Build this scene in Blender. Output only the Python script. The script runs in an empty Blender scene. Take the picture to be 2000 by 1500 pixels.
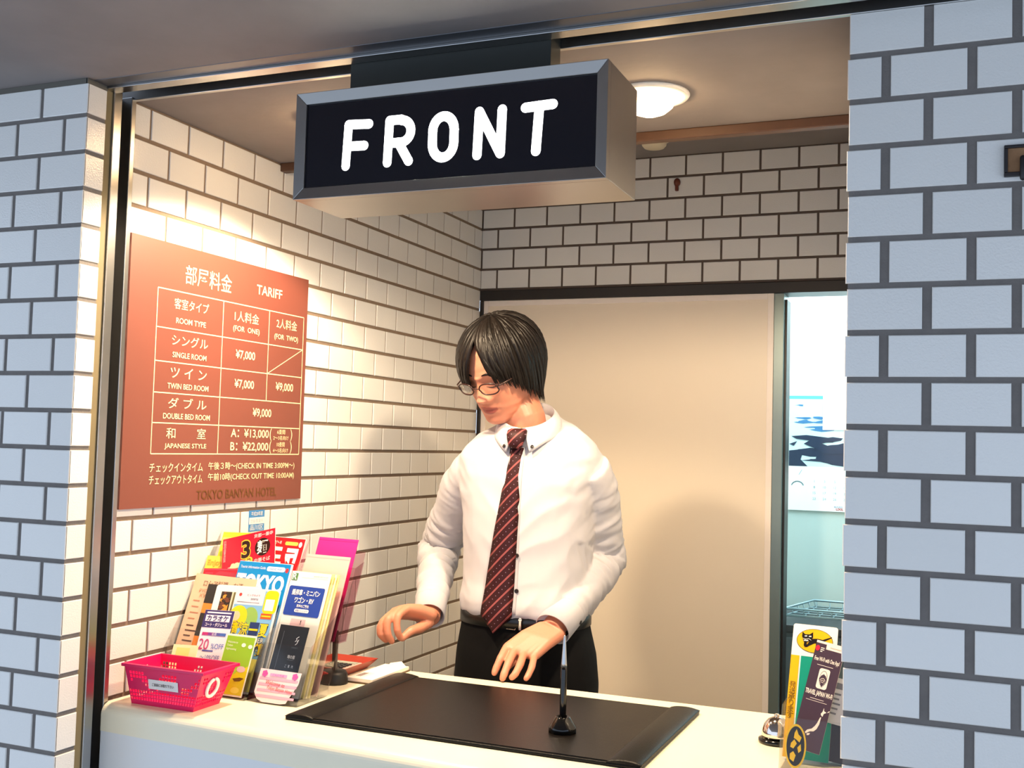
import bpy, bmesh, math, random
import numpy as np
from mathutils import Vector, Matrix, Euler, noise as mnoise

random.seed(7)
SC = bpy.context.scene
COL = SC.collection
PI = math.pi
H = 2.106          # height of the lobby ceiling and soffit above the floor
CT = 0.950         # counter top
P = 0.068          # tile course
T = 0.1154         # tile pitch

# ------------------------------------------------------------------ camera
cam_d = bpy.data.cameras.new('camera')
cam = bpy.data.objects.new('camera', cam_d)
COL.objects.link(cam)
cam.location = (1.49228, -1.51892, H - 0.65139)
cam.rotation_euler = (1.62624, -0.02795, 0.39274)
cam_d.sensor_width = 36.0
cam_d.lens = 2132.93 / 2000 * 36.0
cam_d.clip_start = 0.02
SC.camera = cam

# ------------------------------------------------------------------ world, lights, exposure
SC.view_settings.view_transform = 'Standard'
SC.view_settings.look = 'None'
SC.view_settings.gamma = 1.0
SC.view_settings.exposure = 0.9
w = bpy.data.worlds.new('world'); SC.world = w; w.use_nodes = True
bg = w.node_tree.nodes['Background']
bg.inputs[0].default_value = (0.66, 0.80, 1.0, 1); bg.inputs[1].default_value = 0.85

def light(name, kind, loc, energy, color, size=0.1, rot=(0, 0, 0), **kw):
    d = bpy.data.lights.new(name, kind); d.energy = energy; d.color = color
    for k, v in kw.items(): setattr(d, k, v)
    if kind == 'AREA': d.size = size
    elif kind in ('SPOT', 'POINT'): d.shadow_soft_size = size
    o = bpy.data.objects.new(name, d); COL.objects.link(o)
    o.location = loc; o.rotation_euler = rot
    return o
# fluorescent light of the office behind the sliding door
light('office_light', 'AREA', (1.15, 2.25, 2.33), 17, (0.80, 0.95, 1.0), 0.8)
WARM = (1.0, 0.765, 0.51)

# ------------------------------------------------------------------ helpers
def lin(c):
    return tuple(((x / 255) / 12.92 if x / 255 <= 0.04045 else ((x / 255 + 0.055) / 1.055) ** 2.4) for x in c) + (1,)

MATS = {}
def mat(name, rgb, rough=0.5, metal=0.0, var=0.04, scale=30, bump=0.0, bscale=200, island=0.0, coat=0.0, emit=0.0, sss=0.0, spec=0.5):
    if name in MATS: return MATS[name]
    m = bpy.data.materials.new(name); m.use_nodes = True
    nt = m.node_tree; b = nt.nodes['Principled BSDF']
    c = lin(rgb)
    tc = nt.nodes.new('ShaderNodeTexCoord')
    no = nt.nodes.new('ShaderNodeTexNoise'); no.inputs['Scale'].default_value = scale; no.inputs['Detail'].default_value = 4
    nt.links.new(tc.outputs['Object'], no.inputs['Vector'])
    mr = nt.nodes.new('ShaderNodeMapRange'); mr.inputs[3].default_value = 1 - var; mr.inputs[4].default_value = 1 + var
    nt.links.new(no.outputs['Fac'], mr.inputs[0])
    fac = mr.outputs[0]
    if island:
        ge = nt.nodes.new('ShaderNodeNewGeometry')
        m2 = nt.nodes.new('ShaderNodeMapRange'); m2.inputs[3].default_value = 1 - island; m2.inputs[4].default_value = 1 + island
        nt.links.new(ge.outputs['Random Per Island'], m2.inputs[0])
        mu = nt.nodes.new('ShaderNodeMath'); mu.operation = 'MULTIPLY'
        nt.links.new(fac, mu.inputs[0]); nt.links.new(m2.outputs[0], mu.inputs[1]); fac = mu.outputs[0]
    vm = nt.nodes.new('ShaderNodeVectorMath'); vm.operation = 'SCALE'
    vm.inputs[0].default_value = c[:3]
    nt.links.new(fac, vm.inputs['Scale'])
    nt.links.new(vm.outputs[0], b.inputs['Base Color'])
    b.inputs['Roughness'].default_value = rough; b.inputs['Metallic'].default_value = metal
    b.inputs['Specular IOR Level'].default_value = spec
    if coat: b.inputs['Coat Weight'].default_value = coat; b.inputs['Coat Roughness'].default_value = 0.05
    if sss:
        b.inputs['Subsurface Weight'].default_value = sss; b.inputs['Subsurface Radius'].default_value = (1, .35, .2); b.inputs['Subsurface Scale'].default_value = 0.006
    if emit:
        b.inputs['Emission Color'].default_value = c; b.inputs['Emission Strength'].default_value = emit
    if bump:
        n2 = nt.nodes.new('ShaderNodeTexNoise'); n2.inputs['Scale'].default_value = bscale; n2.inputs['Detail'].default_value = 2
        nt.links.new(tc.outputs['Object'], n2.inputs['Vector'])
        bp = nt.nodes.new('ShaderNodeBump'); bp.inputs['Strength'].default_value = bump; bp.inputs['Distance'].default_value = 0.002
        nt.links.new(n2.outputs['Fac'], bp.inputs['Height']); nt.links.new(bp.outputs[0], b.inputs['Normal'])
    MATS[name] = m
    return m

def acrylic(name, tint=(0.97, 0.97, 0.97)):
    if name in MATS: return MATS[name]
    m = bpy.data.materials.new(name); m.use_nodes = True; nt = m.node_tree; nt.nodes.clear()
    out = nt.nodes.new('ShaderNodeOutputMaterial'); mx = nt.nodes.new('ShaderNodeMixShader')
    tr = nt.nodes.new('ShaderNodeBsdfTransparent'); tr.inputs[0].default_value = tint + (1,)
    gl = nt.nodes.new('ShaderNodeBsdfGlossy'); gl.inputs['Roughness'].default_value = 0.06
    lw = nt.nodes.new('ShaderNodeLayerWeight'); lw.inputs[0].default_value = 0.25
    nz = nt.nodes.new('ShaderNodeTexNoise'); nz.inputs['Scale'].default_value = 60
    mm = nt.nodes.new('ShaderNodeMath'); mm.operation = 'MULTIPLY_ADD'; mm.inputs[1].default_value = 0.02; mm.inputs[2].default_value = 0.0
    ad = nt.nodes.new('ShaderNodeMath'); ad.operation = 'MULTIPLY_ADD'; ad.inputs[1].default_value = 0.32
    nt.links.new(nz.outputs['Fac'], mm.inputs[0]); nt.links.new(lw.outputs['Fresnel'], ad.inputs[0]); nt.links.new(mm.outputs[0], ad.inputs[2])
    nt.links.new(ad.outputs[0], mx.inputs[0]); nt.links.new(tr.outputs[0], mx.inputs[1]); nt.links.new(gl.outputs[0], mx.inputs[2])
    nt.links.new(mx.outputs[0], out.inputs[0])
    MATS[name] = m
    return m

_tc = {}
def text_geo(s, bold=0.0):
    k = (s, bold)
    if k in _tc: return _tc[k]
    c = bpy.data.curves.new('t', 'FONT'); c.body = s; c.resolution_u = 3; c.size = 1.0; c.offset = bold
    o = bpy.data.objects.new('t', c); COL.objects.link(o)
    me = o.evaluated_get(bpy.context.evaluated_depsgraph_get()).to_mesh()
    vs = [(v.co.x, v.co.y) for v in me.vertices]; fs = [tuple(p.vertices) for p in me.polygons]
    if vs:
        x0 = min(v[0] for v in vs); x1 = max(v[0] for v in vs); y0 = min(v[1] for v in vs); y1 = max(v[1] for v in vs)
    else: x0 = x1 = y0 = y1 = 0
    bpy.data.objects.remove(o); bpy.data.curves.remove(c)
    _tc[k] = (vs, fs, x0, x1, y0, y1)
    return _tc[k]

class MB:
    def __init__(s): s.v = []; s.f = []; s.m = []; s.smooth = []; s.M = None
    def add(s, vs, fs, mi=0, M=None, smooth=False):
        n = len(s.v)
        M = M if M is not None else s.M
        if M is not None: vs = [M @ Vector(v) for v in vs]
        s.v += [tuple(v) for v in vs]
        for f in fs: s.f.append([i + n for i in f]); s.m.append(mi); s.smooth.append(smooth)
        return s
    def box(s, a, b, mi=0, M=None):
        x0, y0, z0 = a; x1, y1, z1 = b
        vs = [(x0,y0,z0),(x1,y0,z0),(x1,y1,z0),(x0,y1,z0),(x0,y0,z1),(x1,y0,z1),(x1,y1,z1),(x0,y1,z1)]
        return s.add(vs, [(0,3,2,1),(4,5,6,7),(0,1,5,4),(1,2,6,5),(2,3,7,6),(3,0,4,7)], mi, M)
    def prism(s, pts, z0, z1, mi=0, M=None):
        n = len(pts)
        vs = [(x, y, z0) for x, y in pts] + [(x, y, z1) for x, y in pts]
        fs = [tuple(range(n))[::-1], tuple(range(n, 2*n))] + [(i, (i+1) % n, n+(i+1) % n, n+i) for i in range(n)]
        return s.add(vs, fs, mi, M)
    def poly(s, pts, mi=0, M=None): return s.add(pts, [tuple(range(len(pts)))], mi, M)
    def loft(s, rings, mi=0, caps=True, smooth=True, closed=True):
        n = len(rings[0]); vs = [p for r in rings for p in r]; fs = []
        for i in range(len(rings) - 1):
            for j in range(n if closed else n - 1):
                fs.append((i*n+j, i*n+(j+1) % n, (i+1)*n+(j+1) % n, (i+1)*n+j))
        if caps: fs += [tuple(range(n))[::-1], tuple((len(rings)-1)*n + j for j in range(n))]
        return s.add(vs, fs, mi, None, smooth)
    def tube(s, path, rad, n=12, mi=0, caps=True, flat=1.0, up=None, round_end=False):
        path = [Vector(p) for p in path]
        if not hasattr(rad, '__len__'): rad = [rad] * len(path)
        rad = list(rad)
        if round_end:
            t0 = (path[0] - path[1]).normalized(); t1 = (path[-1] - path[-2]).normalized()
            r0, r1 = rad[0], rad[-1]
            pre = [(path[0] + t0 * r0 * math.sin(a), r0 * math.cos(a)) for a in (1.45, 1.1, .6)]
            post = [(path[-1] + t1 * r1 * math.sin(a), r1 * math.cos(a)) for a in (.6, 1.1, 1.45)]
            path = [q for q, _ in pre] + path + [q for q, _ in post]; rad = [r for _, r in pre] + rad + [r for _, r in post]
        rings = []; prev = None
        for i, p in enumerate(path):
            t = (path[min(i+1, len(path)-1)] - path[max(i-1, 0)]).normalized()
            if prev is None:
                a = Vector(up) if up else (Vector((0, 0, 1)) if abs(t.z) < .9 else Vector((1, 0, 0)))
            else: a = prev
            nx = (a - t * a.dot(t)).normalized(); prev = nx; ny = t.cross(nx)
            rings.append([p + (nx * math.cos(2*PI*k/n) * flat + ny * math.sin(2*PI*k/n)) * rad[i] for k in range(n)])
        return s.loft(rings, mi, caps)
    def lathe(s, prof, n=32, mi=0, c=(0, 0, 0), M=None):
        vs = []; fs = []
        for r, z in prof:
            for k in range(n): vs.append((c[0] + r*math.cos(2*PI*k/n), c[1] + r*math.sin(2*PI*k/n), c[2] + z))
        for i in range(len(prof) - 1):
            for k in range(n): fs.append((i*n+k, i*n+(k+1) % n, (i+1)*n+(k+1) % n, (i+1)*n+k))
        if prof[0][0] > 1e-6: fs.append(tuple(range(n))[::-1])
        if prof[-1][0] > 1e-6: fs.append(tuple((len(prof)-1)*n + k for k in range(n)))
        return s.add(vs, fs, mi, M, True)
    def ball(s, c, r, n=14, mi=0, M=None):
        if not hasattr(r, '__len__'): r = (r, r, r)
        m = max(6, n // 2 + 2); vs = []; fs = []
        for i in range(m + 1):
            a = PI * i / m
            for k in range(n): vs.append((c[0] + r[0]*math.sin(a)*math.cos(2*PI*k/n), c[1] + r[1]*math.sin(a)*math.sin(2*PI*k/n), c[2] - r[2]*math.cos(a)))
        for i in range(m):
            for k in range(n): fs.append((i*n+k, i*n+(k+1) % n, (i+1)*n+(k+1) % n, (i+1)*n+k))
        return s.add(vs, fs, mi, M, True)
    # ---- printing on a sheet that lies in local x,z and faces -y; d = distance in front of the face
    def rect(s, x0, z0, x1, z1, mi, d=.0004, y=0.0):
        return s.poly([(x0, y-d, z0), (x1, y-d, z0), (x1, y-d, z1), (x0, y-d, z1)], mi)
    def rrect(s, x0, z0, x1, z1, r, mi, d=.0004, y=0.0):
        pts = []
        for cx, cz, a0 in ((x1-r, z0+r, -90), (x1-r, z1-r, 0), (x0+r, z1-r, 90), (x0+r, z0+r, 180)):
            for k in range(5):
                a = math.radians(a0 + 22.5*k); pts.append((cx + r*math.cos(a), y-d, cz + r*math.sin(a)))
        return s.poly(pts, mi)
    def disc(s, cx, cz, rx, rz, mi, d=.0004, y=0.0, n=28):
        return s.poly([(cx + rx*math.cos(2*PI*k/n), y-d, cz + rz*math.sin(2*PI*k/n)) for k in range(n)], mi)
    def shape(s, pts, mi, d=.0006, y=0.0): return s.poly([(x, y-d, z) for x, z in pts], mi)
    def text(s, t, x, z, h, mi, d=.0008, y=0.0, al='c', w=None, bold=0.0, rot=0.0, vert=False, skew=0.0):
        if vert:
            for i, ch in enumerate(t): s.text(ch, x, z - i*h*1.08, h, mi, d, y, 'c', None, bold)
            return s
        vs, fs, x0, x1, y0, y1 = text_geo(t, bold)
        if not fs: return s
        k = h / max(.72, (y1 - y0) * .9 if (y1-y0) > .8 else .72)
        kx = k if w is None else w / (x1 - x0)
        off = {'c': (x0+x1)/2, 'l': x0, 'r': x1}[al]; ym = (y0 + y1)/2
        out = []
        c, sn = math.cos(rot), math.sin(rot)
        for a, b in vs:
            u = (a - off) * kx; v = (b - ym) * k
            u += skew * v
            out.append((x + u*c - v*sn, y - d, z + u*sn + v*c))
        return s.add(out, fs, mi)
    def stroke(s, pts, wd, mi, d=.0004, y=0.0):
        for i in range(len(pts) - 1):
            a = Vector(pts[i]); b = Vector(pts[i+1]); t = (b - a).normalized(); nrm = Vector((-t.y, t.x)) * wd/2
            s.poly([(q.x, y-d, q.y) for q in (a+nrm, a-nrm, b-nrm, b+nrm)], mi)
        for p in pts: s.disc(p[0], p[1], wd/2, wd/2, mi, d, y, 14)
        return s
    def build(s, name, mats, parent=None, M=None, sharp=0.6, bevel=0, bseg=2):
        me = bpy.data.meshes.new(name)
        me.from_pydata(s.v, [], s.f)
        for m in (mats if isinstance(mats, (list, tuple)) else [mats]): me.materials.append(m)
        me.polygons.foreach_set('material_index', s.m)
        me.polygons.foreach_set('use_smooth', s.smooth)
        me.update()
        o = bpy.data.objects.new(name, me); COL.objects.link(o)
        if parent: o.parent = parent
        if M is not None: o.matrix_local = M
        if bevel:
            b = o.modifiers.new('edge', 'BEVEL'); b.width = bevel; b.segments = bseg; b.limit_method = 'ANGLE'; b.angle_limit = .7
        return o

def thing(name, label, cat, loc=(0, 0, 0), rz=0, group=None):
    o = bpy.data.objects.new(name, None); o.empty_display_size = .05; COL.objects.link(o)
    o.location = loc; o.rotation_euler = (0, 0, rz)
    return tag(o, label, cat, group)
def tag(o, label, cat, group=None):
    o['label'] = label; o['category'] = cat
    if group: o['group'] = group
    return o
def struct(o, label=None):
    o['kind'] = 'structure'
    if label: o['label'] = label
    return o
def TR(x, y, z, yaw=0, tilt=0, roll=0):
    return Matrix.Translation((x, y, z)) @ Matrix.Rotation(yaw, 4, 'Z') @ Matrix.Rotation(-tilt, 4, 'X') @ Matrix.Rotation(roll, 4, 'Y')

# ------------------------------------------------------------------ materials of the place
m_tile = mat('glazed_tile', (224, 224, 222), .2, 0, .015, 8, .22, 330, .03)
m_grin = mat('grout_lit_tone', (128, 110, 94), .9, 0, .15, 60, .3, 300)  # side wall grout, lighter and browner: warm lamp light put into its colour
m_grbk = mat('grout_shade_tone', (92, 80, 72), .9, 0, .15, 60, .3, 300)  # same grout for the back wall, its shade put into the colour
m_grout = mat('grout', (112, 108, 106), .9, 0, .15, 60, .3, 300)
m_steel = mat('brushed_steel', (176, 176, 176), .28, 1, .05, 25)
m_dsteel = mat('dark_slot', (22, 20, 19), .6)
m_caulk = mat('caulk', (120, 108, 78), .7, 0, .1)
m_ceil = mat('ceiling_paper', (128, 121, 119), .85, 0, .20, 7, .2, 60)
m_floor = mat('floor_stone', (150, 146, 140), .5, 0, .1, 6)
m_black = mat('black_plastic', (14, 14, 15), .3)
m_white = mat('white_paint', (232, 230, 226), .5, 0, .02)

# ------------------------------------------------------------------ tiled walls
def tile_wall(mb, O, U, N, u0, u1, z_lo, z_hi, anchor, parity=0, gv=.008, gh=.008, depth=.003, row0=H):
    """tiles on the plane through O spanned by U (along) and z; N points out of the wall; joints at anchor + k*T (+T/2 on odd rows)"""
    O = Vector(O); U = Vector(U); N = Vector(N)
    def pt(u, z, n): q = O + U*u + N*n; return (q.x, q.y, z)
    k0 = int(math.floor((row0 - z_hi) / P + 1e-4)); k1 = int(math.ceil((row0 - z_lo) / P - 1e-4))
    for k in range(k0, k1):
        zt = min(row0 - k*P - gh/2, z_hi); zb = max(row0 - (k+1)*P + gh/2, z_lo)
        if zt - zb < .004: continue
        sh = anchor + (T/2 if (k + parity) % 2 else 0)
        i0 = int(math.floor((u0 - sh) / T)) - 1; i1 = int(math.ceil((u1 - sh) / T)) + 1
        for i in range(i0, i1):
            a = sh + i*T + gv/2; b = sh + (i+1)*T - gv/2
            if a < u0 + .001: a = u0
            if b > u1 - .001: b = u1
            if b - a < .004: continue
            e = .0012
            vs = [pt(a, zb, 0), pt(b, zb, 0), pt(b, zt, 0), pt(a, zt, 0), pt(a, zb, depth-e), pt(b, zb, depth-e), pt(b, zt, depth-e), pt(a, zt, depth-e),
                  pt(a+e, zb+e, depth), pt(b-e, zb+e, depth), pt(b-e, zt-e, depth), pt(a+e, zt-e, depth)]
            fs = []
            for q in (0, 4):
                for j in range(4): fs.append((q+j, q+(j+1) % 4, q+4+(j+1) % 4, q+4+j))
            fs.append((8, 9, 10, 11))
            if U.cross(Vector((0, 0, 1))).dot(N) < 0: fs = [f[::-1] for f in fs]
            mb.add(vs, fs, 0)

g = .003   # relief of the tiles over the grout
XL, YB, XR, YR = -.012, 1.80, 1.330, .123
# left pillar: front face and the short return
b = MB()
b.box((-1.1, g, 0), (-g, .049, H), 1)
tile_wall(b, (0, g, 0), (1, 0, 0), (0, -1, 0), -1.1, 0, 0, H, -T*.965, 0, .0085)
tile_wall(b, (-g, 0, 0), (0, 1, 0), (1, 0, 0), .0005, .049, 0, H, .0534, 0)
struct(b.build('wall_front_left', [m_tile, m_grout]), 'white tiled pillar at the left of the front counter')
# right pillar
b = MB()
b.box((XR + g, YR + g, 0), (2.9, YR + .14, H), 1)
tile_wall(b, (XR, YR + g, 0), (1, 0, 0), (0, -1, 0), 0, 1.5, 0, H, T*.965, 0, .0130, .0085)
struct(b.build('wall_front_right', [m_tile, m_grout]), 'white tiled pillar at the right of the front counter')
# inner left wall
b = MB()
b.box((XL - .12, .127, 0), (XL - g, YB, H + 4*P), 1)
tile_wall(b, (XL - g, 0, 0), (0, 1, 0), (1, 0, 0), .127, YB, 0, H + 4*P, YB, 0, .0062, .0085)
struct(b.build('wall_left', [m_tile, m_grin]), 'tiled side wall behind the tariff board')
# inner right wall (hidden behind the right pillar)
b = MB()
b.box((XR + .02, YR + .14, 0), (XR + .14, YB + .1, H + 4*P), 1)
tile_wall(b, (XR + .02, 0, 0), (0, 1, 0), (-1, 0, 0), YR + .14, YB, 0, H + 4*P, YB, 0, .0062, .0085)
struct(b.build('wall_right', [m_tile, m_grin]))
# back wall above the sliding door
ZD = H - .140
b = MB()
b.box((XL - .1, YB + g, ZD), (XR + .02, YB + .1, H + 4*P), 1)
tile_wall(b, (0, YB + g, 0), (1, 0, 0), (0, -1, 0), XL, XR + .02, ZD, H + 4*P, XL, 0, .0065, .0078)
struct(b.build('wall_back', [m_tile, m_grbk]), 'tiled back wall above the sliding door')

# ------------------------------------------------------------------ ceilings, floor
b = MB(); b.box((-1.1, -3.2, H), (2.9, .012, H + .08)); struct(b.build('ceiling', m_ceil))
b = MB(); b.box((XL - .1, .130, H), (XR + .12, .640, H + .05))
b.box((XL - .1, .630, H), (XR + .12, .645, H + 4*P), 0)
struct(b.build('ceiling_soffit', m_ceil))
b = MB(); b.box((XL - .1, .640, H + 4*P), (XR + .12, YB + .1, H + 4*P + .06)); struct(b.build('ceiling_inner', m_ceil))
b = MB(); b.box((-1.1, -3.2, -.06), (2.9, 3.2, 0)); struct(b.build('floor', m_floor))
m_wood = mat('brown_wood', (84, 56, 38), .5, 0, .15, 40)
b = MB(); b.box((XL, .628, H - .020), (XR + .02, .652, H)); struct(b.build('trim_1', m_wood, bevel=.002), 'brown wood strip along the rear edge of the soffit')
b = MB(); b.box((-1.1, -.002, H - .010), (-.001, .0015, H - .0005))
b.box((-.003, -.002, H - .010), (.001, .049, H - .0005)); struct(b.build('trim_2', mat('ceiling_caulk', (92, 90, 84), .8)))

# ------------------------------------------------------------------ steel shutter channel: left jamb and header
b = MB()
b.box((-.012, .049, 0), (-.004, .068, H), 1)
b.box((-.040, .068, 0), (0, .089, H), 0)
b.box((-.040, .089, 0), (-.032, .115, H), 2)
b.box((-.040, .115, 0), (0, .127, H), 0)
struct(b.build('trim_3', [m_steel, m_caulk, m_dsteel], bevel=.0012), 'steel shutter guide channel at the left of the opening')
b = MB()
b.box((-.04, .012, H - .001), (2.9, .046, H + .06), 3)
b.box((-.04, .046, H - .006), (2.9, .074, H + .06), 0)
b.box((-.04, .074, H + .05), (2.9, .120, H + .06), 2)
b.box((-.04, .120, H - .005), (2.9, .130, H + .06), 0)
struct(b.build('trim_4', [m_steel, m_caulk, m_dsteel, mat('grey_metal', (96, 98, 104), .4, .6)], bevel=.001), 'steel shutter header rail over the counter opening')

# ------------------------------------------------------------------ sliding door, frame, office behind
m_frame = mat('dark_door_frame', (30, 25, 23), .4)
b = MB()
b.box((XL, YB - .006, ZD - .034), (XR + .02, YB + .1, ZD), 0)
b.box((XL, YB - .004, 0), (.001, YB + .08, ZD - .034), 0)
struct(b.build('trim_5', m_frame, bevel=.002), 'dark frame around the sliding door opening')
m_beige = mat('beige_laminate', (236, 224, 206), .45, 0, .03, 3, .05, 400)
m_edge = mat('door_edging', (244, 234, 226), .5)
b = MB()
b.box((.001, YB + .004, .01), (.958, YB + .034, ZD - .034), 0)
b.box((.001, YB + .001, .01), (.018, YB + .004, ZD - .034), 1)
b.box((.940, YB + .001, .01), (.958, YB + .004, ZD - .034), 1)
b.box((.018, YB + .001, ZD - .052), (.940, YB + .004, ZD - .034), 1)
d1 = struct(b.build('door_1', [m_beige, m_edge], bevel=.001), 'beige sliding door behind the clerk')
m_jamb = mat('grey_jamb', (126, 140, 138), .35, .5)
b = MB()
b.box((.958, YB + .006, .0), (.987, YB + .1, ZD - .034), 0)
b.box((.987, YB + .030, .0), (.9935, YB + .1, ZD - .05), 1)
struct(b.build('trim_6', [m_jamb, m_frame], bevel=.001), 'grey steel post at the right edge of the sliding door')
YO = 2.60
m_office = mat('office_paint', (196, 214, 212), .7, 0, .03, 4)
b = MB()
b.box((.3, YO, 0), (2.6, YO + .08, 2.6)); struct(b.build('wall_office', m_office), 'pale wall of the office behind the door')
b = MB(); b.box((.3, YB + .1, 0), (.38, YO, 2.6)); b.box((1.95, YB + .1, 0), (2.03, YO, 2.6)); b.box((.3, YB + .1, 2.4), (2.0, YO, 2.46)); b.box((XR+.02, YB+.02, 0), (2.0, YB+.1, 2.6)); b.box((.3, YB+.1, ZD), (2.0, YB+.11, 2.6))
struct(b.build('wall_office_sides', m_office))

# ------------------------------------------------------------------ counter
def front_y(x): return .108 - .062 * x
m_ctop = mat('cream_laminate', (240, 232, 205), .3, 0, .02, 20)
m_cfront = mat('white_laminate', (226, 228, 228), .35, 0, .02, 10)
ct = thing('reception_counter', 'cream topped white reception counter spanning the opening', 'counter', (.65, .35, 0))
inv = Matrix.Translation((-.65, -.35, 0))
b = MB(); b.M = inv
xs = (.002, 1.329)
prof = [(.66, CT - .035), (.66, CT - .004), (.656, CT)]
rings = []
for x in xs:
    fy = front_y(x); r = .020
    pts = [(.660, CT - .05), (.660, CT - .005), (.655, CT)]
    for k in range(9):
        a = PI/2 + k*PI/16; pts.append((fy + r + r*math.cos(a), CT - r + r*math.sin(a)))
    pts.append((fy, CT - .05))
    rings.append([(x, y, z) for y, z in pts])
b.add([p for r in rings for p in r], [(i, i+1, len(rings[0])+i+1, len(rings[0])+i) for i in range(len(rings[0])-1)] + [tuple(range(len(rings[0])))[::-1], tuple(range(len(rings[0]), 2*len(rings[0])))] + [(len(rings[0])-1, 0, len(rings[0]), 2*len(rings[0])-1)], 0, None, False)
b.build('countertop', m_ctop, ct)
b = MB(); b.M = inv
b.prism([(.002, front_y(0) + .001), (1.329, front_y(1.33) + .001), (1.329, front_y(1.33) + .03), (.002, front_y(0) + .03)], 0, CT - .05)
b.build('front_panel', m_cfront, ct)
b = MB(); b.M = inv
b.box((.002, front_y(0) + .03, 0), (.022, .60, CT - .05)); b.box((1.309, front_y(0) + .03, 0), (1.329, .60, CT - .05)); b.box((.022, .2, .45), (1.309, .60, .47))
b.build('side_panel', m_cfront, ct)

# ------------------------------------------------------------------ FRONT sign
X0, X1, Z0, Z1, YS, YSB = .4755, 1.0105, 1.8435, 2.0195, -.030, .122
sg = thing('hanging_sign', 'steel box sign with glowing white letters FRONT hung over the counter', 'sign', ((X0+X1)/2, YS, Z0))
inv = Matrix.Translation((-(X0+X1)/2, -YS, -Z0))
b = MB(); b.M = inv
b.box((X0, YS + .014, Z0), (X1, YSB, Z1), 0)
m_sst = mat('sign_steel', (150, 148, 146), .32, 1, .06, 14)
b.build('housing', m_sst, sg, bevel=.001)
b = MB(); b.M = inv
ix0, ix1, iz0, iz1 = X0 + .0175, X1 - .0180, Z0 + .0195, Z1 - .0185
o_ = [(X0, Z0), (X1, Z0), (X1, Z1), (X0, Z1)]; i_ = [(ix0, iz0), (ix1, iz0), (ix1, iz1), (ix0, iz1)]
for k in range(4):
    a0, a1, c1, c0 = o_[k], o_[(k+1) % 4], i_[(k+1) % 4], i_[k]
    f = [(a0[0], YS, a0[1]), (a1[0], YS, a1[1]), (c1[0], YS + .004, c1[1]), (c0[0], YS + .004, c0[1])]
    bk = [(x, YS + .0145, z) for x, y, z in f]
    b.add(f + bk, [(0,1,2,3), (7,6,5,4), (0,4,5,1), (1,5,6,2), (2,6,7,3), (3,7,4,0)], 0)
b.build('bezel', m_sst, sg, bevel=.0008)
b = MB(); b.M = inv
b.box((ix0 - .003, YS + .008, iz0 - .003), (ix1 + .003, YS + .013, iz1 + .003))
b.build('face_panel', mat('navy_acrylic', (12, 13, 24), .12), sg)
wd = .0152
def arc(cx, cz, rx, rz, a0, a1, n=14): return [(cx + rx*math.cos(math.radians(a0+(a1-a0)*k/n)), cz + rz*math.sin(math.radians(a0+(a1-a0)*k/n))) for k in range(n+1)]
zb_, zt_ = 1.8945, 1.9620
m_lit = mat('lit_letters', (255, 255, 250), .4, emit=3.0, var=.01)
for strokes in ([[(.5690, zb_), (.5720, zt_), (.6095, zt_-.002)], [(.5705, 1.9265), (.6020, 1.9255)]],
                [[(.6450, zb_), (.6470, zt_), (.6680, zt_)] + arc(.6690, 1.9430, .0165, .0175, 90, -90) + [(.6470, 1.9255)], [(.6640, 1.9255), (.6830, zb_)]],
                [arc(.7425, 1.9280 + .010, .0185, .0225, 0, 180) + arc(.7425, 1.9280 - .010, .0185, .0225, 180, 360) + [(.7610, 1.938)]],
                [[(.8010, zb_), (.8030, zt_), (.8395, zb_), (.8410, zt_)]],
                [[(.8790, zt_-.001), (.9230, zt_+.0005)], [(.9015, zt_), (.8975, zb_-.001)]]):
    b = MB(); b.M = inv
    for q in strokes: b.stroke(q, wd, 0, 0, YS + .0075)
    b.build('letter', m_lit, sg)
b = MB(); b.M = inv
b.box((.512, .075, Z1 - .002), (.880, .119, H + .03), 0)
b.build('bracket', mat('bracket_metal', (52, 54, 52), .5, .4), sg, bevel=.001)
b = MB(); b.M = inv
b.box((.872, .085, Z1), (.882, .110, H - .045), 0); b.tube([(.877, .09, Z1 + .03), (.884, .085, Z1 + .012), (.886, .08, Z1)], .002, 6)
b.build('terminal', mat('brown_bakelite', (120, 82, 40), .5), sg)

# ------------------------------------------------------------------ ceiling lamps
def lamp(x, y, label, energy, ang=128, blend=.5):
    t = thing('ceiling_light', label, 'light', (x, y, H), 0, 'downlights in the soffit')
    b = MB(); b.lathe([(.072, 0), (.073, -.003), (.070, -.007), (.056, -.008), (.052, -.004), (.050, -.001)], 40); b.build('ring', mat('lamp_ring', (240, 236, 226), .35), t)
    b = MB(); b.lathe([(.049, -.002), (.048, -.012), (.042, -.024), (.030, -.034), (.014, -.040), (.0, -.041)], 32)
    b.build('bulb', mat('lamp_glow', (255, 214, 160), .4, emit=26.0, var=.01), t)
    l = light('lamp_spot', 'SPOT', (x, y, H - .048), energy, WARM, .035, (0, 0, 0), spot_size=math.radians(ang), spot_blend=blend)
    l.parent = t; l.matrix_parent_inverse = t.matrix_world.inverted() if False else Matrix.Translation((-x, -y, -H))
    return t
lamp(.953, .400, 'round ceiling light glowing at the right of the FRONT sign', 35, 172, .2)
lamp(.300, .360, 'round ceiling light hidden behind the FRONT sign above the brochures', 40, 142, .22)
b = MB(); b.lathe([(.0, -.030), (.030, -.029), (.036, -.022), (.038, -.010), (.046, -.008), (.048, 0)], 36)
o = b.build('smoke_detector', mat('cream_plastic', (214, 204, 178), .5), None, Matrix.Translation((.632, 1.60, H + 4*P)))
tag(o, 'cream round smoke detector on the inner ceiling behind the soffit', 'smoke detector')
b = MB(); b.M = Matrix.Translation((.654, YB, 2.284)) @ Matrix.Diagonal((1, 1, 1, 1))
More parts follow.
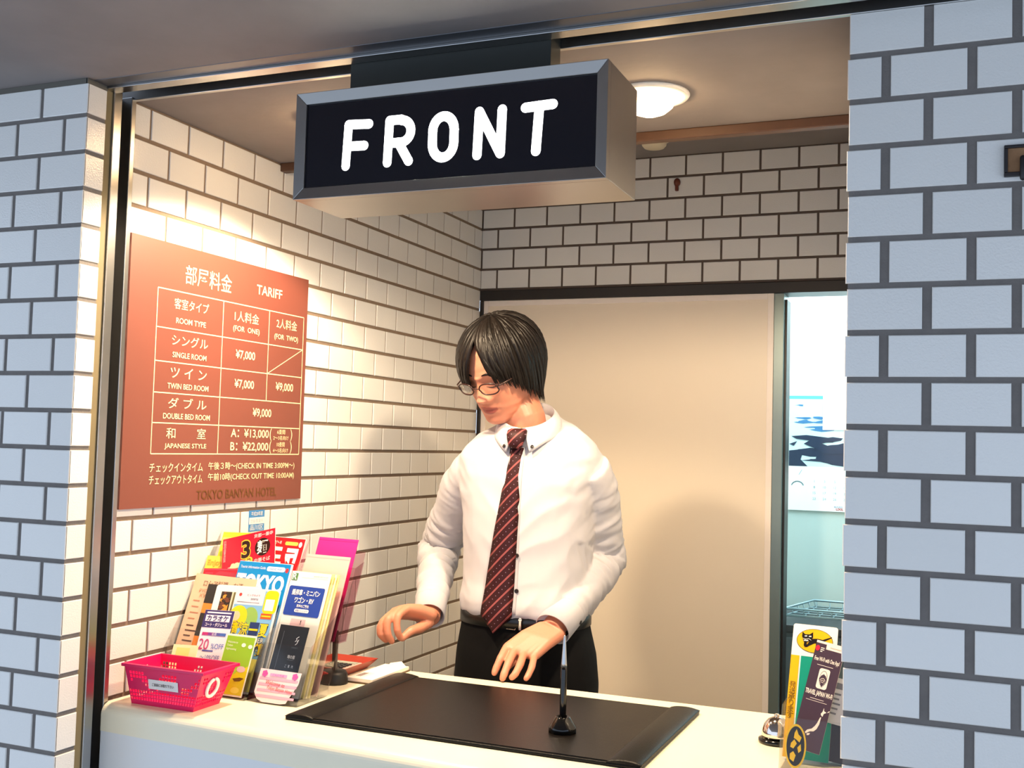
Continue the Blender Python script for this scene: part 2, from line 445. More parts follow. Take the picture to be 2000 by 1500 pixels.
b.ball((0, -.002, .006), (.0105, .012, .0135), 18); b.box((-.005, -.010, -.022), (.005, 0, -.004))
tag(b.build('wall_plug', mat('red_brown_rubber', (106, 48, 30), .5), bevel=.002), 'small red brown plug on the back wall tiles', 'plug')

# ------------------------------------------------------------------ tariff board on the left wall
def wallM(y, z, x=XL): # local x runs along +y, faces +x
    return Matrix.Translation((x, y, z)) @ Matrix.Rotation(PI/2, 4, 'Z')
W_, H_ = .620, .537
b = MB()
b.box((0, -.006, 0), (W_, 0, H_), 0)
Yf = -.006
ink = 1
# columns and rows of the table, fractions measured on the board
def TX(f): return f * W_
def TZ(f): return (1 - f) * H_
b.text('部屋料金', TX(.385), TZ(.105), .036, ink, y=Yf, w=.155, bold=.004)
b.text('TARIFF', TX(.740), TZ(.098), .022, ink, y=Yf, w=.100, bold=.012)
cx = [.130, .470, .745, .975]
rz_ = [.178, .325, .452, .570, .684, .800]
lw = .0022
def hl(x0, x1, z): b.rect(TX(x0), TZ(z) - lw/2, TX(x1), TZ(z) + lw/2, ink, y=Yf)
def vl(x, z0, z1): b.rect(TX(x) - lw/2, TZ(z1), TX(x) + lw/2, TZ(z0), ink, y=Yf)
for z in rz_: hl(cx[0], cx[3], z)
vl(cx[0], rz_[0], rz_[5]); vl(cx[3], rz_[0], rz_[5]); vl(cx[1], rz_[0], rz_[5]); vl(cx[2], rz_[0], rz_[3])
b.stroke([(TX(cx[2]), TZ(rz_[2])), (TX(cx[3]), TZ(rz_[1]))], lw*.8, ink, y=Yf)
def row(jp, en, z0, z1, w1, w2):
    zc = (z0 + z1)/2
    b.text(jp, TX(.300), TZ(z0 + (z1-z0)*.32), .020, ink, y=Yf, w=w1, bold=.004)
    b.text(en, TX(.300), TZ(z0 + (z1-z0)*.76), .0115, ink, y=Yf, w=w2, bold=.01)
row('客室タイプ', 'ROOM TYPE', rz_[0], rz_[1], .110, .095)
row('シングル', 'SINGLE ROOM', rz_[1], rz_[2], .115, .108)
row('ツ イ ン', 'TWIN BED ROOM', rz_[2], rz_[3], .115, .130)
row('ダ ブ ル', 'DOUBLE BED ROOM', rz_[3], rz_[4], .122, .148)
row('和　　室', 'JAPANESE STYLE', rz_[4], rz_[5], .125, .132)
b.text('1人料金', TX(.607), TZ(.228), .021, ink, y=Yf, w=.090, bold=.003); b.text('(FOR  ONE)', TX(.607), TZ(.283), .014, ink, y=Yf, w=.098, bold=.01)
b.text('2人料金', TX(.860), TZ(.225), .021, ink, y=Yf, w=.085, bold=.003); b.text('(FOR  TWO)', TX(.860), TZ(.287), .014, ink, y=Yf, w=.098, bold=.01)
for s_, x_, z_ in (('¥7,000', .607, .388), ('¥7,000', .607, .510), ('¥9,000', .860, .505), ('¥9,000', .722, .625)): b.text(s_, TX(x_), TZ(z_), .020, ink, y=Yf, w=.072, bold=.014)
b.text('A：¥13,000', TX(.655), TZ(.715), .020, ink, y=Yf, w=.142, bold=.012); b.text('B：¥22,000', TX(.655), TZ(.770), .020, ink, y=Yf, w=.142, bold=.012)
for z_, t1, t2 in ((.715, '6畳間', '2〜3名向け'), (.770, '10畳間', '4〜5名向け')):
    b.text('(', TX(.782), TZ(z_), .026, ink, y=Yf); b.text(')', TX(.918), TZ(z_), .026, ink, y=Yf)
    b.text(t1, TX(.85), TZ(z_ - .013), .0095, ink, y=Yf, w=.032); b.text(t2, TX(.85), TZ(z_ + .013), .0095, ink, y=Yf, w=.062)
b.text('チェックインタイム', TX(.260), TZ(.852), .017, ink, y=Yf, w=.165, bold=.003); b.text('午後３時〜(CHECK IN TIME 3:00PM〜)', TX(.685), TZ(.850), .017, ink, y=Yf, w=.325, bold=.003)
b.text('チェックアウトタイム', TX(.260), TZ(.898), .017, ink, y=Yf, w=.165, bold=.003); b.text('午前10時(CHECK OUT TIME 10:00AM)', TX(.685), TZ(.894), .017, ink, y=Yf, w=.325, bold=.003)
b.text('TOKYO BANYAN HOTEL', TX(.600), TZ(.962), .020, 2, y=Yf, w=.290, bold=.012)
o = b.build('tariff_board', [mat('brown_board', (120, 66, 54), .5, 0, .04, 8), mat('cream_ink', (246, 226, 176), .5), mat('worn_gold', (118, 76, 38), .3, .4)], None, wallM(.138, H - .797))
tag(o, 'brown tariff board with cream lettering and a room price table on the tiled wall', 'sign')
b = MB()
b.box((0, -.0008, 0), (.060, 0, .048), 0)
b.rect(.001, .0165, .059, .0315, 1, y=-.0008)
b.text('平成20年度', .030, .040, .009, 1, y=-.0008, w=.044, d=.0006); b.text('登録事業所', .030, .024, .009, 2, y=-.0008, w=.05, d=.0008); b.text('品川区', .030, .0085, .011, 1, y=-.0008, w=.05, d=.0006)
o = b.build('wall_sticker', [mat('sticker_blue', (60, 130, 190), .4), m_white, mat('sticker_pale', (170, 190, 205), .5)], None, wallM(.560, H - .866))
tag(o, 'small blue and white sticker on the tiles under the tariff board', 'sticker')
# ------------------------------------------------------------------ things on the counter
TILT = .38
def cm(rgb, rough=.35): return mat('print_%02x%02x%02x' % rgb, rgb, rough, 0, .015, 15)
def sheet(name, label, cat, xc, yt, zt, w, h, t, cols, draw, roll=0.0, yaw=0.0, tilt=TILT, group=None, r=0.0):
    """printed sheet: top centre at (xc, yt, CT+zt), leaning back; draw(b, w, h) prints on the face (local x, z from the bottom)"""
    R = Matrix.Rotation(yaw, 4, 'Z') @ Matrix.Rotation(-tilt, 4, 'X') @ Matrix.Rotation(roll, 4, 'Y')
    base = Vector((xc, yt, CT + zt)) - R @ Vector((0, 0, h))
    b = MB()
    if r:
        pts = []
        for cx_, cz_, a0 in ((w/2-r, h-r, 0), (-w/2+r, h-r, 90)):
            for k in range(5):
                a = math.radians(a0 + 22.5*k); pts.append((cx_ + r*math.cos(a), cz_ + r*math.sin(a)))
        pts += [(-w/2, 0), (w/2, 0)]
        n = len(pts); vs = [(x, 0, z) for x, z in pts] + [(x, t, z) for x, z in pts]
        b.add(vs, [tuple(range(n)), tuple(range(n, 2*n))[::-1]] + [(i, n+i, n+(i+1) % n, (i+1) % n) for i in range(n)], 0)
    else: b.box((-w/2, 0, 0), (w/2, t, h), 0)
    draw(b, w, h)
    o = b.build(name, [cm(c) for c in cols], None, Matrix.Translation(base) @ R)
    tag(o, label, cat, group)
    return o, base, R
def copies(o, n, step, label, R, group):
    out = []
    for i in range(n):
        c = o.copy(); COL.objects.link(c)
        c.matrix_local = Matrix.Translation((step[0]*(i+1), step[1]*(i+1), step[2]*(i+1))) @ o.matrix_local
        c['label'] = label; c['group'] = group; out.append(c)
    return out
def lines(b, x, z, w, n, pitch, hh, mi, seed=1, y=0.0):
    rr = random.Random(seed)
    for i in range(n): b.rect(x, z - i*pitch, x + w*rr.uniform(.55, 1), z - i*pitch + hh, mi, .0005, y)
def blobs(b, x0, z0, x1, z1, mis, n, seed, rmin=.003, rmax=.008):
    rr = random.Random(seed)
    for i in range(n):
        rx = rr.uniform(rmin, rmax); rz2 = rx*rr.uniform(.5, .9)
        x = rr.uniform(x0+rx, x1-rx); z = rr.uniform(z0+rz2, z1-rz2)
        b.disc(x, z, rx, rz2, rr.choice(mis), .0006 + i*.00003, 0, 14)

# green leaflets (front pocket)
def d_green(b, w, h):
    b.rect(-w/2+.002, h*.30, w/2-.002, h-.004, 1); b.rect(-w/2+.002, .003, w/2-.002, h*.30, 2, .0004)
    b.shape([(-w/2+.002, h*.45), (0, h*.36), (w/2-.002, h*.50), (w/2-.002, h*.2), (-w/2+.002, h*.22)], 2, .0005)
    b.disc(-.008, h*.40, .017, .008, 3, .0006); b.disc(.018, h*.44, .010, .006, 4, .0007)
    b.text('Welcome to', -w/2+.006, h-.016, .0045, 0, al='l', w=.024); b.text('Tokyo', -w/2+.006, h-.023, .0045, 0, al='l', w=.014); b.text('Sightseeing', -w/2+.006, h-.030, .0045, 0, al='l', w=.024)
    b.disc(.010, h-.020, .005, .004, 0, .0007); b.disc(.026, h-.022, .005, .004, 0, .0007)
    b.shape([(.004, h*.28), (.020, h*.31), (.030, h*.30), (.022, h*.25), (.010, h*.24)], 5, .0008)
    b.disc(-.016, h*.14, .012, .008, 6, .0006); b.disc(.016, h*.10, .010, .006, 6, .0006)
o, base, R = sheet('leaflet', 'green and yellow leaflet at the front of its stack behind the pink basket', 'leaflet', .1722, .301, .114, .0698, .1189, .0012,
    [(250, 248, 225), (150, 196, 40), (224, 208, 30), (176, 210, 60), (228, 190, 190), (110, 84, 30), (240, 226, 90)], d_green, group='green leaflets behind the basket')
copies(o, 6, (.0016, .0036, .0005), 'one of the green leaflets stacked behind the front green leaflet', R, 'green leaflets behind the basket')

# karaoke coupon
def d_karaoke(b, w, h):
    b.rect(-w/2, h-.036, w/2, h-.0005, 1)
    b.rect(-w/2+.006, h-.007, w/2-.006, h-.004, 0, .0006)
    b.rect(-w/2+.005, h-.0235, w/2-.007, h-.0105, 0, .0006); b.text('カラオケ', -.001, h-.017, .0105, 1, w=.052, bold=.03, d=.0009)
    b.text('コート・ダジュール', -.001, h-.030, .007, 0, w=.054, bold=.02, d=.0008)
    for k in range(12): b.rect(-w/2+.006 + k*.0048, h-.052, -w/2+.006 + (k+1)*.0048, h-.046, 2 + k // 3, .0006)
    b.text('会員', 0, h-.049, .005, 0, d=.0009)
    b.text('20', -w/2+.016, h-.070, .022, 2, w=.024, bold=.0, d=.0008); b.text('%OFF', .014, h-.073, .011, 5, w=.030, d=.0008)
    b.text('〜10%OFF', .002, h-.096, .0105, 4, w=.046, d=.0008); lines(b, -.020, h-.084, .04, 1, .01, .003, 4, 3)
    lines(b, -.025, h-.112, .05, 3, .008, .0025, 4, 5)
    b.text('いくといく', 0, h-.140, .010, 6, w=.05, bold=.02, d=.0008)
sheet('coupon', 'white and purple karaoke coupon offering 20% off above the basket', 'coupon', .0957, .329, .152, .0712, .1593, .0010,
    [(244, 236, 246), (52, 42, 110), (196, 44, 120), (130, 60, 150), (90, 90, 170), (70, 110, 190), (40, 30, 40)], d_karaoke, roll=-.03)

# yellow summer flyer
def d_cool(b, w, h):
    b.rrect(-w/2+.003, .004, w/2-.004, h-.004, .004, 1)
    b.rect(-w/2+.003, h-.034, .018, h-.004, 2, .0005)
    b.disc(-.040, h-.014, .0035, .0035, 4, .0007); b.text('ビックカメラ', -.008, h-.014, .004, 4, w=.030); b.text('免税専門店', -.004, h-.022, .004, 6, w=.018); lines(b, -.045, h-.030, .055, 1, .01, .002, 6, 2)
    b.disc(-.006, h-.062, .020, .024, 5, .00045); b.disc(-.034, h-.060, .022, .024, 3, .0005); b.disc(-.038, h-.058, .009, .010, 7, .0007)
    b.rrect(.020, h-.050, .052, h-.002, .010, 3, .0006); b.rrect(.024, h-.043, .045, h-.020, .001, 0, .0008); b.rect(.020, h-.060, .046, h-.049, 8, .0008); b.rect(.022, h-.056, .044, h-.053, 3, .001)
    b.rect(-w/2+.003, h*.42, w/2-.012, h*.435, 9, .0005)
    for i, ch in enumerate('清涼一夏'):
        x = -.036 + i*.0235
        b.rect(x-.0115, h-.098, x+.0115, h-.068, 9, .0005) if i in (2,) else None
        b.text(ch, x, h-.083, .0255, 9, w=.0235, bold=.055, d=.0007); b.text(ch, x, h-.083, .0235, 3, w=.021, bold=.02, d=.0011)
    b.text('COOL SUMMER', -.002, h-.1035, .0100, 9, w=.088, bold=.06, d=.0009); b.text('COOL SUMMER', -.002, h-.1035, .0095, 0, w=.086, bold=.01, d=.0013)
    for i, ch in enumerate('感恩回饋'):
        x = -.036 + i*.0235
        b.text(ch, x, h-.121, .0255, 9, w=.0235, bold=.055, d=.0007); b.text(ch, x, h-.121, .0235, 3, w=.021, bold=.02, d=.0011)
    b.rect(-w/2+.003, .004, w/2-.012, h-.140, 10, .0006)
sheet('flyer', 'yellow and blue summer flyer lettered COOL SUMMER in the brochure rack', 'flyer', .1661, .359, .197, .1059, .2077, .0014,
    [(252, 250, 236), (130, 186, 226), (232, 228, 236), (246, 214, 24), (220, 70, 60), (150, 190, 90), (80, 80, 90), (214, 206, 170), (226, 96, 30), (38, 58, 110), (250, 238, 120)], d_cool, roll=-.016, r=.004)

# white food leaflet
def d_food(b, w, h):
    b.rect(-.038, h-.130, -.012, h-.014, 1); blobs(b, -.038, h-.062, -.012, h-.014, [2, 3, 1], 22, 4, .003, .006); b.shape([(-.036, h-.060), (-.014, h-.040), (-.014, h-.068), (-.03, h-.07)], 3, .002)
    b.rect(-.011, h-.130, -.009, h-.014, 4); b.rect(-.008, h-.130, .05, h-.014, 5)
sheet('leaflet', 'white rounded leaflet with a grilled food photo left of the summer flyer', 'leaflet', .1136, .364, .199, .1078, .2101, .0012,
    [(252, 248, 238), (52, 36, 28), (110, 60, 36), (224, 150, 50), (250, 220, 160), (120, 110, 60)], d_food, roll=-.021, r=.006)

# black and orange banded leaflet
def d_band(b, w, h):
    hh = [(.0, .040, 1), (.040, .061, 2), (.061, .108, 1), (.108, .131, 2), (.131, .2, 1)]
    for a, c, m in hh: b.rect(-w/2, max(.001, h-c), w/2, h-a-.0005, m)
sheet('leaflet', 'narrow black and orange banded leaflet between the tan flyer and the coupon', 'leaflet', .0737, .366, .197, .0760, .2075, .0010,
    [(40, 34, 32), (40, 34, 32), (244, 140, 50)], d_band)

# tan russian restaurant flyer
def d_tan(b, w, h):
    b.text('ロシア料理　お酒', -.002, h-.019, .0125, 1, w=.098, bold=-.002)
    b.text('РУССКИЙ РЕСТОРАН', -.004, h-.034, .008, 2, w=.105); b.text('КУХНЯ', -.032, h-.045, .008, 2, w=.040)
    lines(b, -.065, h-.058, .022, 4, .0125, .0022, 2, 11); lines(b, -.064, h-.110, .028, 5, .0105, .0026, 1, 8)
    lines(b, -.030, h-.062, .012, 8, .0085, .002, 1, 9)
    b.rect(-.064, h-.184, -.020, h-.150, 3, .0004); blobs(b, -.066, h-.190, -.022, h-.150, [3, 4, 5, 6], 26, 9, .004, .009); lines(b, -.060, h-.200, .030, 1, .01, .004, 1, 6)
sheet('flyer', 'tan flyer for Russian food leaning on the tiled wall in the brochure rack', 'flyer', .0725, .376, .214, .1530, .2266, .0010,
    [(242, 196, 160), (84, 50, 36), (190, 128, 96), (190, 150, 120), (236, 214, 190), (120, 84, 60), (224, 170, 90)], d_tan, roll=.018)

# blue TOKYO guide
def d_blue(b, w, h):
    b.rect(-w/2, 0, w/2-.003, h-.001, 1)
    b.text('Tourist Information Guide', -.028, h-.012, .006, 0, w=.062); b.rrect(.006, h-.018, .050, h-.008, .004, 0, .0006); b.text('HAND MAP', .028, h-.013, .0045, 1, w=.03, d=.001); b.disc(.055, h-.014, .004, .005, 2, .0006)
    b.text('TOKYO', -.003, h-.045, .034, 0, w=.118, bold=.05)
    b.text('& seaside', .012, h-.070, .009, 0, w=.054)
    b.rect(-w/2+.004, h-.2, w/2-.006, h-.085, 3)
sheet('guidebook', 'blue TOKYO guide map standing in the brochure rack', 'guide', .1577, .393, .247, .1295, .262, .0030,
    [(250, 250, 250), (0, 140, 208), (226, 60, 60), (20, 120, 176)], d_blue)

# dark red booklet
def d_red(b, w, h):
    b.rect(-w/2, h-.004, w/2, h-.001, 1); b.shape([(-w/2, h-.03), (-.01, h-.006), (.03, h-.01), (w/2, h-.03)], 2, .0006); lines(b, -.045, h-.012, .03, 2, .008, .003, 1, 3)
sheet('booklet', 'crimson booklet tucked behind the tan flyer', 'booklet', .0562, .389, .228, .1016, .2409, .0020, [(206, 24, 50), (236, 60, 84), (180, 50, 70)], d_red, roll=-.06)

# red ramen flyer
def d_ramen(b, w, h):
    b.text('3', -.006, h-.034, .040, 3, w=.024, bold=.08, d=.0006); b.text('3', -.006, h-.034, .037, 2, w=.021, bold=.03, d=.0009)
    b.disc(.034, h-.036, .0185, .0195, 2, .0006); b.text('麺', .034, h-.036, .027, 0, w=.026, bold=.02, d=.001)
    b.text('京都一乗寺', .036, h-.009, .0085, 4, w=.046, bold=.02); b.text('中華そば', .034, h-.064, .0085, 4, w=.038, bold=.02)
    b.disc(.002, h-.060, .009, .008, 3, .0006); b.text('位', .002, h-.060, .009, 2, d=.001, bold=.02); b.disc(.0, h-.080, .012, .012, 3, .0006); b.text('伝', .0, h-.080, .014, 2, d=.001, bold=.03)
    b.text('行列の出来るお店', -w/2+.006, h-.008, .0055, 4, vert=True)
    for i, (px_, pz_, rx, rz2, m) in enumerate([(-.044, -.082, .014, .016, 5), (-.026, -.070, .018, .010, 6), (-.020, -.080, .016, .010, 7), (-.036, -.094, .016, .014, 5), (-.012, -.092, .016, .010, 7)]): b.disc(px_, h+pz_, rx, rz2, m, .0005 + i*.0001)
    rr = random.Random(4)
    for i in range(14):
        x = -.045 + i*.0032; b.shape([(x, h-.070), (x+.006, h-.058 - rr.uniform(0, .006)), (x+.008, h-.060), (x+.003, h-.072)], 6, .0012)
sheet('flyer', 'bright red tilted ramen flyer with a black round emblem and a 3', 'flyer', .0887, .425, .300, .1277, .215, .0012,
    [(250, 244, 230), (228, 18, 48), (40, 14, 12), (248, 196, 60), (252, 190, 190), (246, 180, 184), (250, 226, 180), (150, 150, 90)],
    lambda b, w, h: (b.rect(-w/2, 0, w/2, h, 1, .0002), d_ramen(b, w, h)), roll=-.267)

# yellow booklets behind
def d_enjoy(b, w, h):
    b.text('Enjoy', -.025, h-.016, .014, 1, w=.040, bold=.03)
sheet('booklet', 'yellow booklet with orange lettering at the left end behind the tan flyer', 'booklet', .0420, .414, .250, .0980, .2652, .0016, [(252, 220, 84), (246, 170, 60)], d_enjoy, roll=-.02)
sheet('booklet', 'yellow green booklet sticking up behind the red ramen flyer', 'booklet', .0618, .438, .300, .0958, .3187, .0016, [(214, 214, 50), (236, 228, 120)], lambda b, w, h: b.rect(-w/2+.002, h-.03, w/2-.002, h-.012, 1), roll=-.022)

# red korean hand map
def d_korea(b, w, h):
    b.text('관광안내', -.012, h-.012, .006, 0, w=.04); b.rrect(.018, h-.017, .050, h-.009, .003, 2, .0006); b.disc(.056, h-.014, .004, .006, 0, .0006)
    b.text('도', .000, h-.042, .036, 0, w=.038, bold=.05); b.text('쿄', .041, h-.044, .038, 0, w=.036, bold=.05)
    b.text('핸드 맵', .022, h-.075, .012, 2, w=.034, bold=.03)
sheet('guidebook', 'red Korean guide map at the back of the brochure rack', 'guide', .1511, .448, .296, .1299, .3144, .0030, [(250, 246, 240), (214, 26, 38), (250, 196, 90)],
    lambda b, w, h: (b.rect(-w/2, 0, w/2, h-.001, 1, .0002), d_korea(b, w, h)), roll=.02)

# small pale card
sheet('card', 'small blank pale yellow card above the left end of the pink basket', 'card', .0626, .268, .089, .0596, .092, .0010, [(250, 244, 190), (246, 236, 140)], lambda b, w, h: b.rect(-.02, h-.03, .012, h-.006, 1), roll=-.043)

# ---- the acrylic brochure rack holding them
m_ac = acrylic('clear_acrylic'); 
rk = thing('brochure_rack', 'clear acrylic tiered brochure rack against the tiled wall', 'brochure rack', (.11, .32, CT))
def pane(mb, x0, x1, y0, z0, z1, t=.002, tilt=TILT):
    k = math.tan(tilt)
    ys = [y0 + z0*k, y0 + z1*k]
    vs = [(x0, ys[0], z0), (x1, ys[0], z0), (x1, ys[1], z1), (x0, ys[1], z1)]
    mb.add(vs + [(x, y + t, z) for x, y, z in vs], [(0,1,2,3), (7,6,5,4), (0,4,5,1), (1,5,6,2), (2,6,7,3), (3,7,4,0)], 0)
def rack(root, name_org, x0, x1, ys, heights, back_h):
    for y, h in zip(ys, heights):
        b = MB(); b.M = Matrix.Translation((-name_org[0], -name_org[1], 0)); pane(b, x0, x1, y, .001, h); b.build('pocket_front', m_ac, root, bevel=.0008)
    b = MB(); b.M = Matrix.Translation((-name_org[0], -name_org[1], 0)); pane(b, x0, x1, ys[-1] + .030, .001, back_h); b.build('back_panel', m_ac, root, bevel=.0008)
    k = math.tan(TILT)
    for x in (x0, x1):
        b = MB(); b.M = Matrix.Translation((-name_org[0], -name_org[1], 0))
        pts = [(ys[0], .001), (ys[-1] + .032, .001), (ys[-1] + .032 + back_h*k, back_h), (ys[-1] + back_h*.72*k, back_h*.72), (ys[0] + heights[0]*k, heights[0])]
        n = len(pts); vs = [(x, y, z) for y, z in pts] + [(x + .002, y, z) for y, z in pts]
        b.add(vs, [tuple(range(n))[::-1], tuple(range(n, 2*n))] + [(i, (i+1) % n, n+(i+1) % n, n+i) for i in range(n)], 0)
        b.build('side_panel', m_ac, root, bevel=.0006)
    b = MB(); b.M = Matrix.Translation((-name_org[0], -name_org[1], 0)); b.box((x0, ys[0], 0), (x1, ys[-1] + .03, .002)); b.build('base_plate', m_ac, root)
rack(rk, (.11, .32), -.0095, .2185, (.249, .273, .309), (.050, .110, .200), .30)

# ---- second holder: black leaflets, car rental, pale pink
def d_black(b, w, h):
    b.rect(-w/2+.012, 0, -w/2+.0128, h-.012, 1)
    b.stroke([(.010, h-.030), (.013, h-.026), (.011, h-.024), (.016, h-.020)], .0012, 2, .0006); b.stroke([(.014, h-.030), (.017, h-.026), (.015, h-.033), (.012, h-.036)], .0012, 2, .0006)
    b.text('CONNECT', .012, h-.042, .0025, 1, w=.014); b.text('時の宿', .010, h-.060, .0065, 2, w=.016); b.text('Pamphlet', .010, h-.066, .003, 1, w=.014); b.text('ご　案　内', .010, h-.078, .005, 2, w=.018)
o, base, R = sheet('leaflet', 'black leaflet at the front of its stack behind the pink note', 'leaflet', .2808, .321, .138, .066, .1400, .0012, [(24, 26, 30), (96, 100, 108), (206, 210, 214)], d_black, roll=.02, group='black leaflets in the clear holder')
copies(o, 8, (.0005, .0020, -.0001), 'one of the black leaflets stacked behind the front black leaflet', R, 'black leaflets in the clear holder')
def d_car(b, w, h):
    b.rrect(-.044, h-.019, -.030, h-.002-.002, .001, 1, .0006); b.text('R', -.037, h-.011, .013, 0, bold=.02, d=.001)
    b.rect(-.020, h-.012, .042, h-.0114, 2); b.text('JAPANESE RENT-A-CAR', .024, h-.008, .003, 3, w=.034)
    b.rrect(-.043, h-.090, .041, h-.030, .004, 4, .0006)
    b.text('乗用車・ミニバン', -.001, h-.043, .0115, 0, w=.066, bold=.03, d=.001); b.text('ワゴン・RV', -.001, h-.058, .0115, 0, w=.045, bold=.03, d=.001); b.text('料金のご案内', -.001, h-.070, .006, 0, w=.028, bold=.02, d=.001)
    b.rrect(-.018, h-.083, .016, h-.076, .003, 0, .001); b.text('車種がえらべます', -.001, h-.0795, .004, 4, w=.028, d=.0014)
    b.rect(-.020, h-.125, .014, h-.096, 5); b.text('!', .004, h-.102, .008, 6, bold=.03)
o, base, R = sheet('leaflet', 'white car rental leaflet with a blue panel in front of the pale pink leaflets', 'leaflet', .2690, .393, .234, .0929, .2472, .0014,
    [(252, 248, 236), (96, 140, 84), (200, 200, 190), (120, 120, 120), (40, 70, 160), (240, 200, 200), (40, 30, 30)], d_car, roll=.016)
for i in range(3):
    def d_y(b, w, h): b.rect(w/2-.010, h-.02, w/2-.002, h-.006, 1)
    sheet('leaflet', 'one of the cream yellow leaflets stacked behind the car rental leaflet', 'leaflet', .2690 + .0030*(i+1), .393 + .0055*(i+1), .2335 - .0008*i, .0929, .2460, .0030, [(250, 236, 160) if i % 2 == 0 else (252, 244, 214), (236, 220, 130)], d_y, roll=.016, group='cream leaflets behind the car rental leaflet')
def d_plain(b, w, h): b.rect(-w/2, h-.006, w/2, h-.0055, 1)
o, base, R = sheet('leaflet', 'pale pink leaflet at the front of its stack in front of the magenta one', 'leaflet', .2770, .441, .265, .1055, .2815, .0016, [(246, 190, 182), (236, 170, 165)], d_plain, roll=.014, group='pale pink leaflets in the clear holder')
copies(o, 3, (.0012, .0034, .0002), 'one of the pale pink leaflets stacked behind the front pale pink leaflet', R, 'pale pink leaflets in the clear holder')
ho = thing('brochure_holder', 'clear acrylic three pocket holder right of the brochure rack', 'brochure rack', (.275, .30, CT))
rack(ho, (.275, .30), .2212, .3340, (.2545, .294, .328), (.105, .150, .205), .22)

# magenta leaflets on the black stand
o, base, R = sheet('leaflet', 'magenta leaflet at the front of its stack above the black round stand', 'leaflet', .2667, .496, .296, .0959, .215, .0016, [(234, 44, 140), (206, 30, 120)], d_plain, roll=.012, group='magenta leaflets on the stand')
copies(o, 4, (.0010, .0030, .0002), 'one of the magenta leaflets stacked behind the front magenta leaflet', R, 'magenta leaflets on the stand')
st = thing('leaflet_stand', 'clear leaflet holder on a black post with a round black foot', 'leaflet stand', (.283, .470, CT))
b = MB(); b.lathe([(.0285, 0), (.0285, .004), (.0275, .020), (.0235, .026), (0, .027)], 40); b.build('foot', mat('black_rubber', (22, 21, 21), .5), st)
b = MB(); b.box((-.0045, -.0045, .024), (.0045, .0045, .108)); b.build('post', mat('grey_post', (74, 66, 60), .4), st, bevel=.001)
m_ac2 = acrylic('rosy_acrylic', (.93, .80, .84))
b = MB(); b.M = Matrix.Translation((-.283, -.470, 0))
x0, x1 = .213, .326
yb = .496 - math.tan(TILT)*.2
pane(b, x0, x1, .3716, .096, .24); pane(b, x0, x1, .3985, .096, .27)
k = math.tan(TILT)
for x in (x0, x1):
    vs = [(x, .3716 + .096*k, .096), (x, .4005 + .096*k, .096), (x, .4005 + .25*k, .25), (x, .3716 + .24*k, .24)]
    b.add(vs + [(q[0] + .002, q[1], q[2]) for q in vs], [(3,2,1,0), (4,5,6,7), (0,1,5,4), (1,2,6,5), (2,3,7,6), (3,0,4,7)], 0)
b.box((x0, .3716 + .096*k, .094), (x1 + .002, .4005 + .096*k, .096))
b.build('pocket', m_ac2, st, bevel=.0006)
b = MB(); b.M = Matrix.Translation((-.283, -.470, 0)); b.add([(.262, .444, .027), (.284, .444, .024), (.268, .447, .006), (.262, .446, .012), (.262, .448, .028), (.284, .448, .025), (.268, .450, .006), (.262, .449, .012)], [(0,1,2,3), (7,6,5,4), (0,4,5,1), (1,5,6,2), (2,6,7,3), (3,7,4,0)]); b.build('sticker', mat('red_sticker', (236, 40, 40), .4), st)

# handwritten pink note on the holder
def d_note(b, w, h):
    for i in range(4): b.rect(-w/2+.003, .008 + i*.011, w/2-.004, .0125 + i*.011, 1, .0004)
    b.rect(-.022, h-.0125, .016, h-.0075, 2, .0006); b.text('こんにちは', -.003, h-.010, .004, 3, w=.026, d=.001)
    for sx in (-.034, .034):
        for a in range(5): b.disc(sx + .0035*math.cos(a*1.257), h-.009 + .0035*math.sin(a*1.257), .003, .003, 3, .0007 + a*.00005)
    b.text('Welcome to', -.006, h-.026, .008, 4, w=.044, skew=.2, rot=-.08); b.text('Tokyo Banyan Hotel', .006, h-.037, .008, 4, w=.058, skew=.2, rot=-.08)
nb_, = [None]
R = Matrix.Rotation(-TILT, 4, 'X')
w, h = .0930, .0610
b = MB()
pts = [(-w/2, h), (w/2, h-.001), (w/2-.002, h*.62), (w/2-.012, h*.30), (w/2-.020, h*.02), (w/2-.032, -.001), (-w/2+.020, -.001), (-w/2+.007, .004), (-w/2-.002, .016)][::-1]
n = len(pts); vs = [(x, 0, z) for x, z in pts] + [(x, .0005, z) for x, z in pts]
b.add(vs, [tuple(range(n))[::-1], tuple(range(n, 2*n))] + [(i, n+i, n+(i+1) % n, (i+1) % n) for i in range(n)], 0)
d_note(b, w, h)
o = b.build('paper_note', [cm((252, 224, 222)), cm((246, 178, 196)), cm((240, 170, 214)), cm((220, 90, 170)), cm((196, 60, 50))], None, Matrix.Translation((.2850, .2510, CT + .004)) @ R)
tag(o, 'handwritten pink welcome note on the front of the clear holder', 'note')

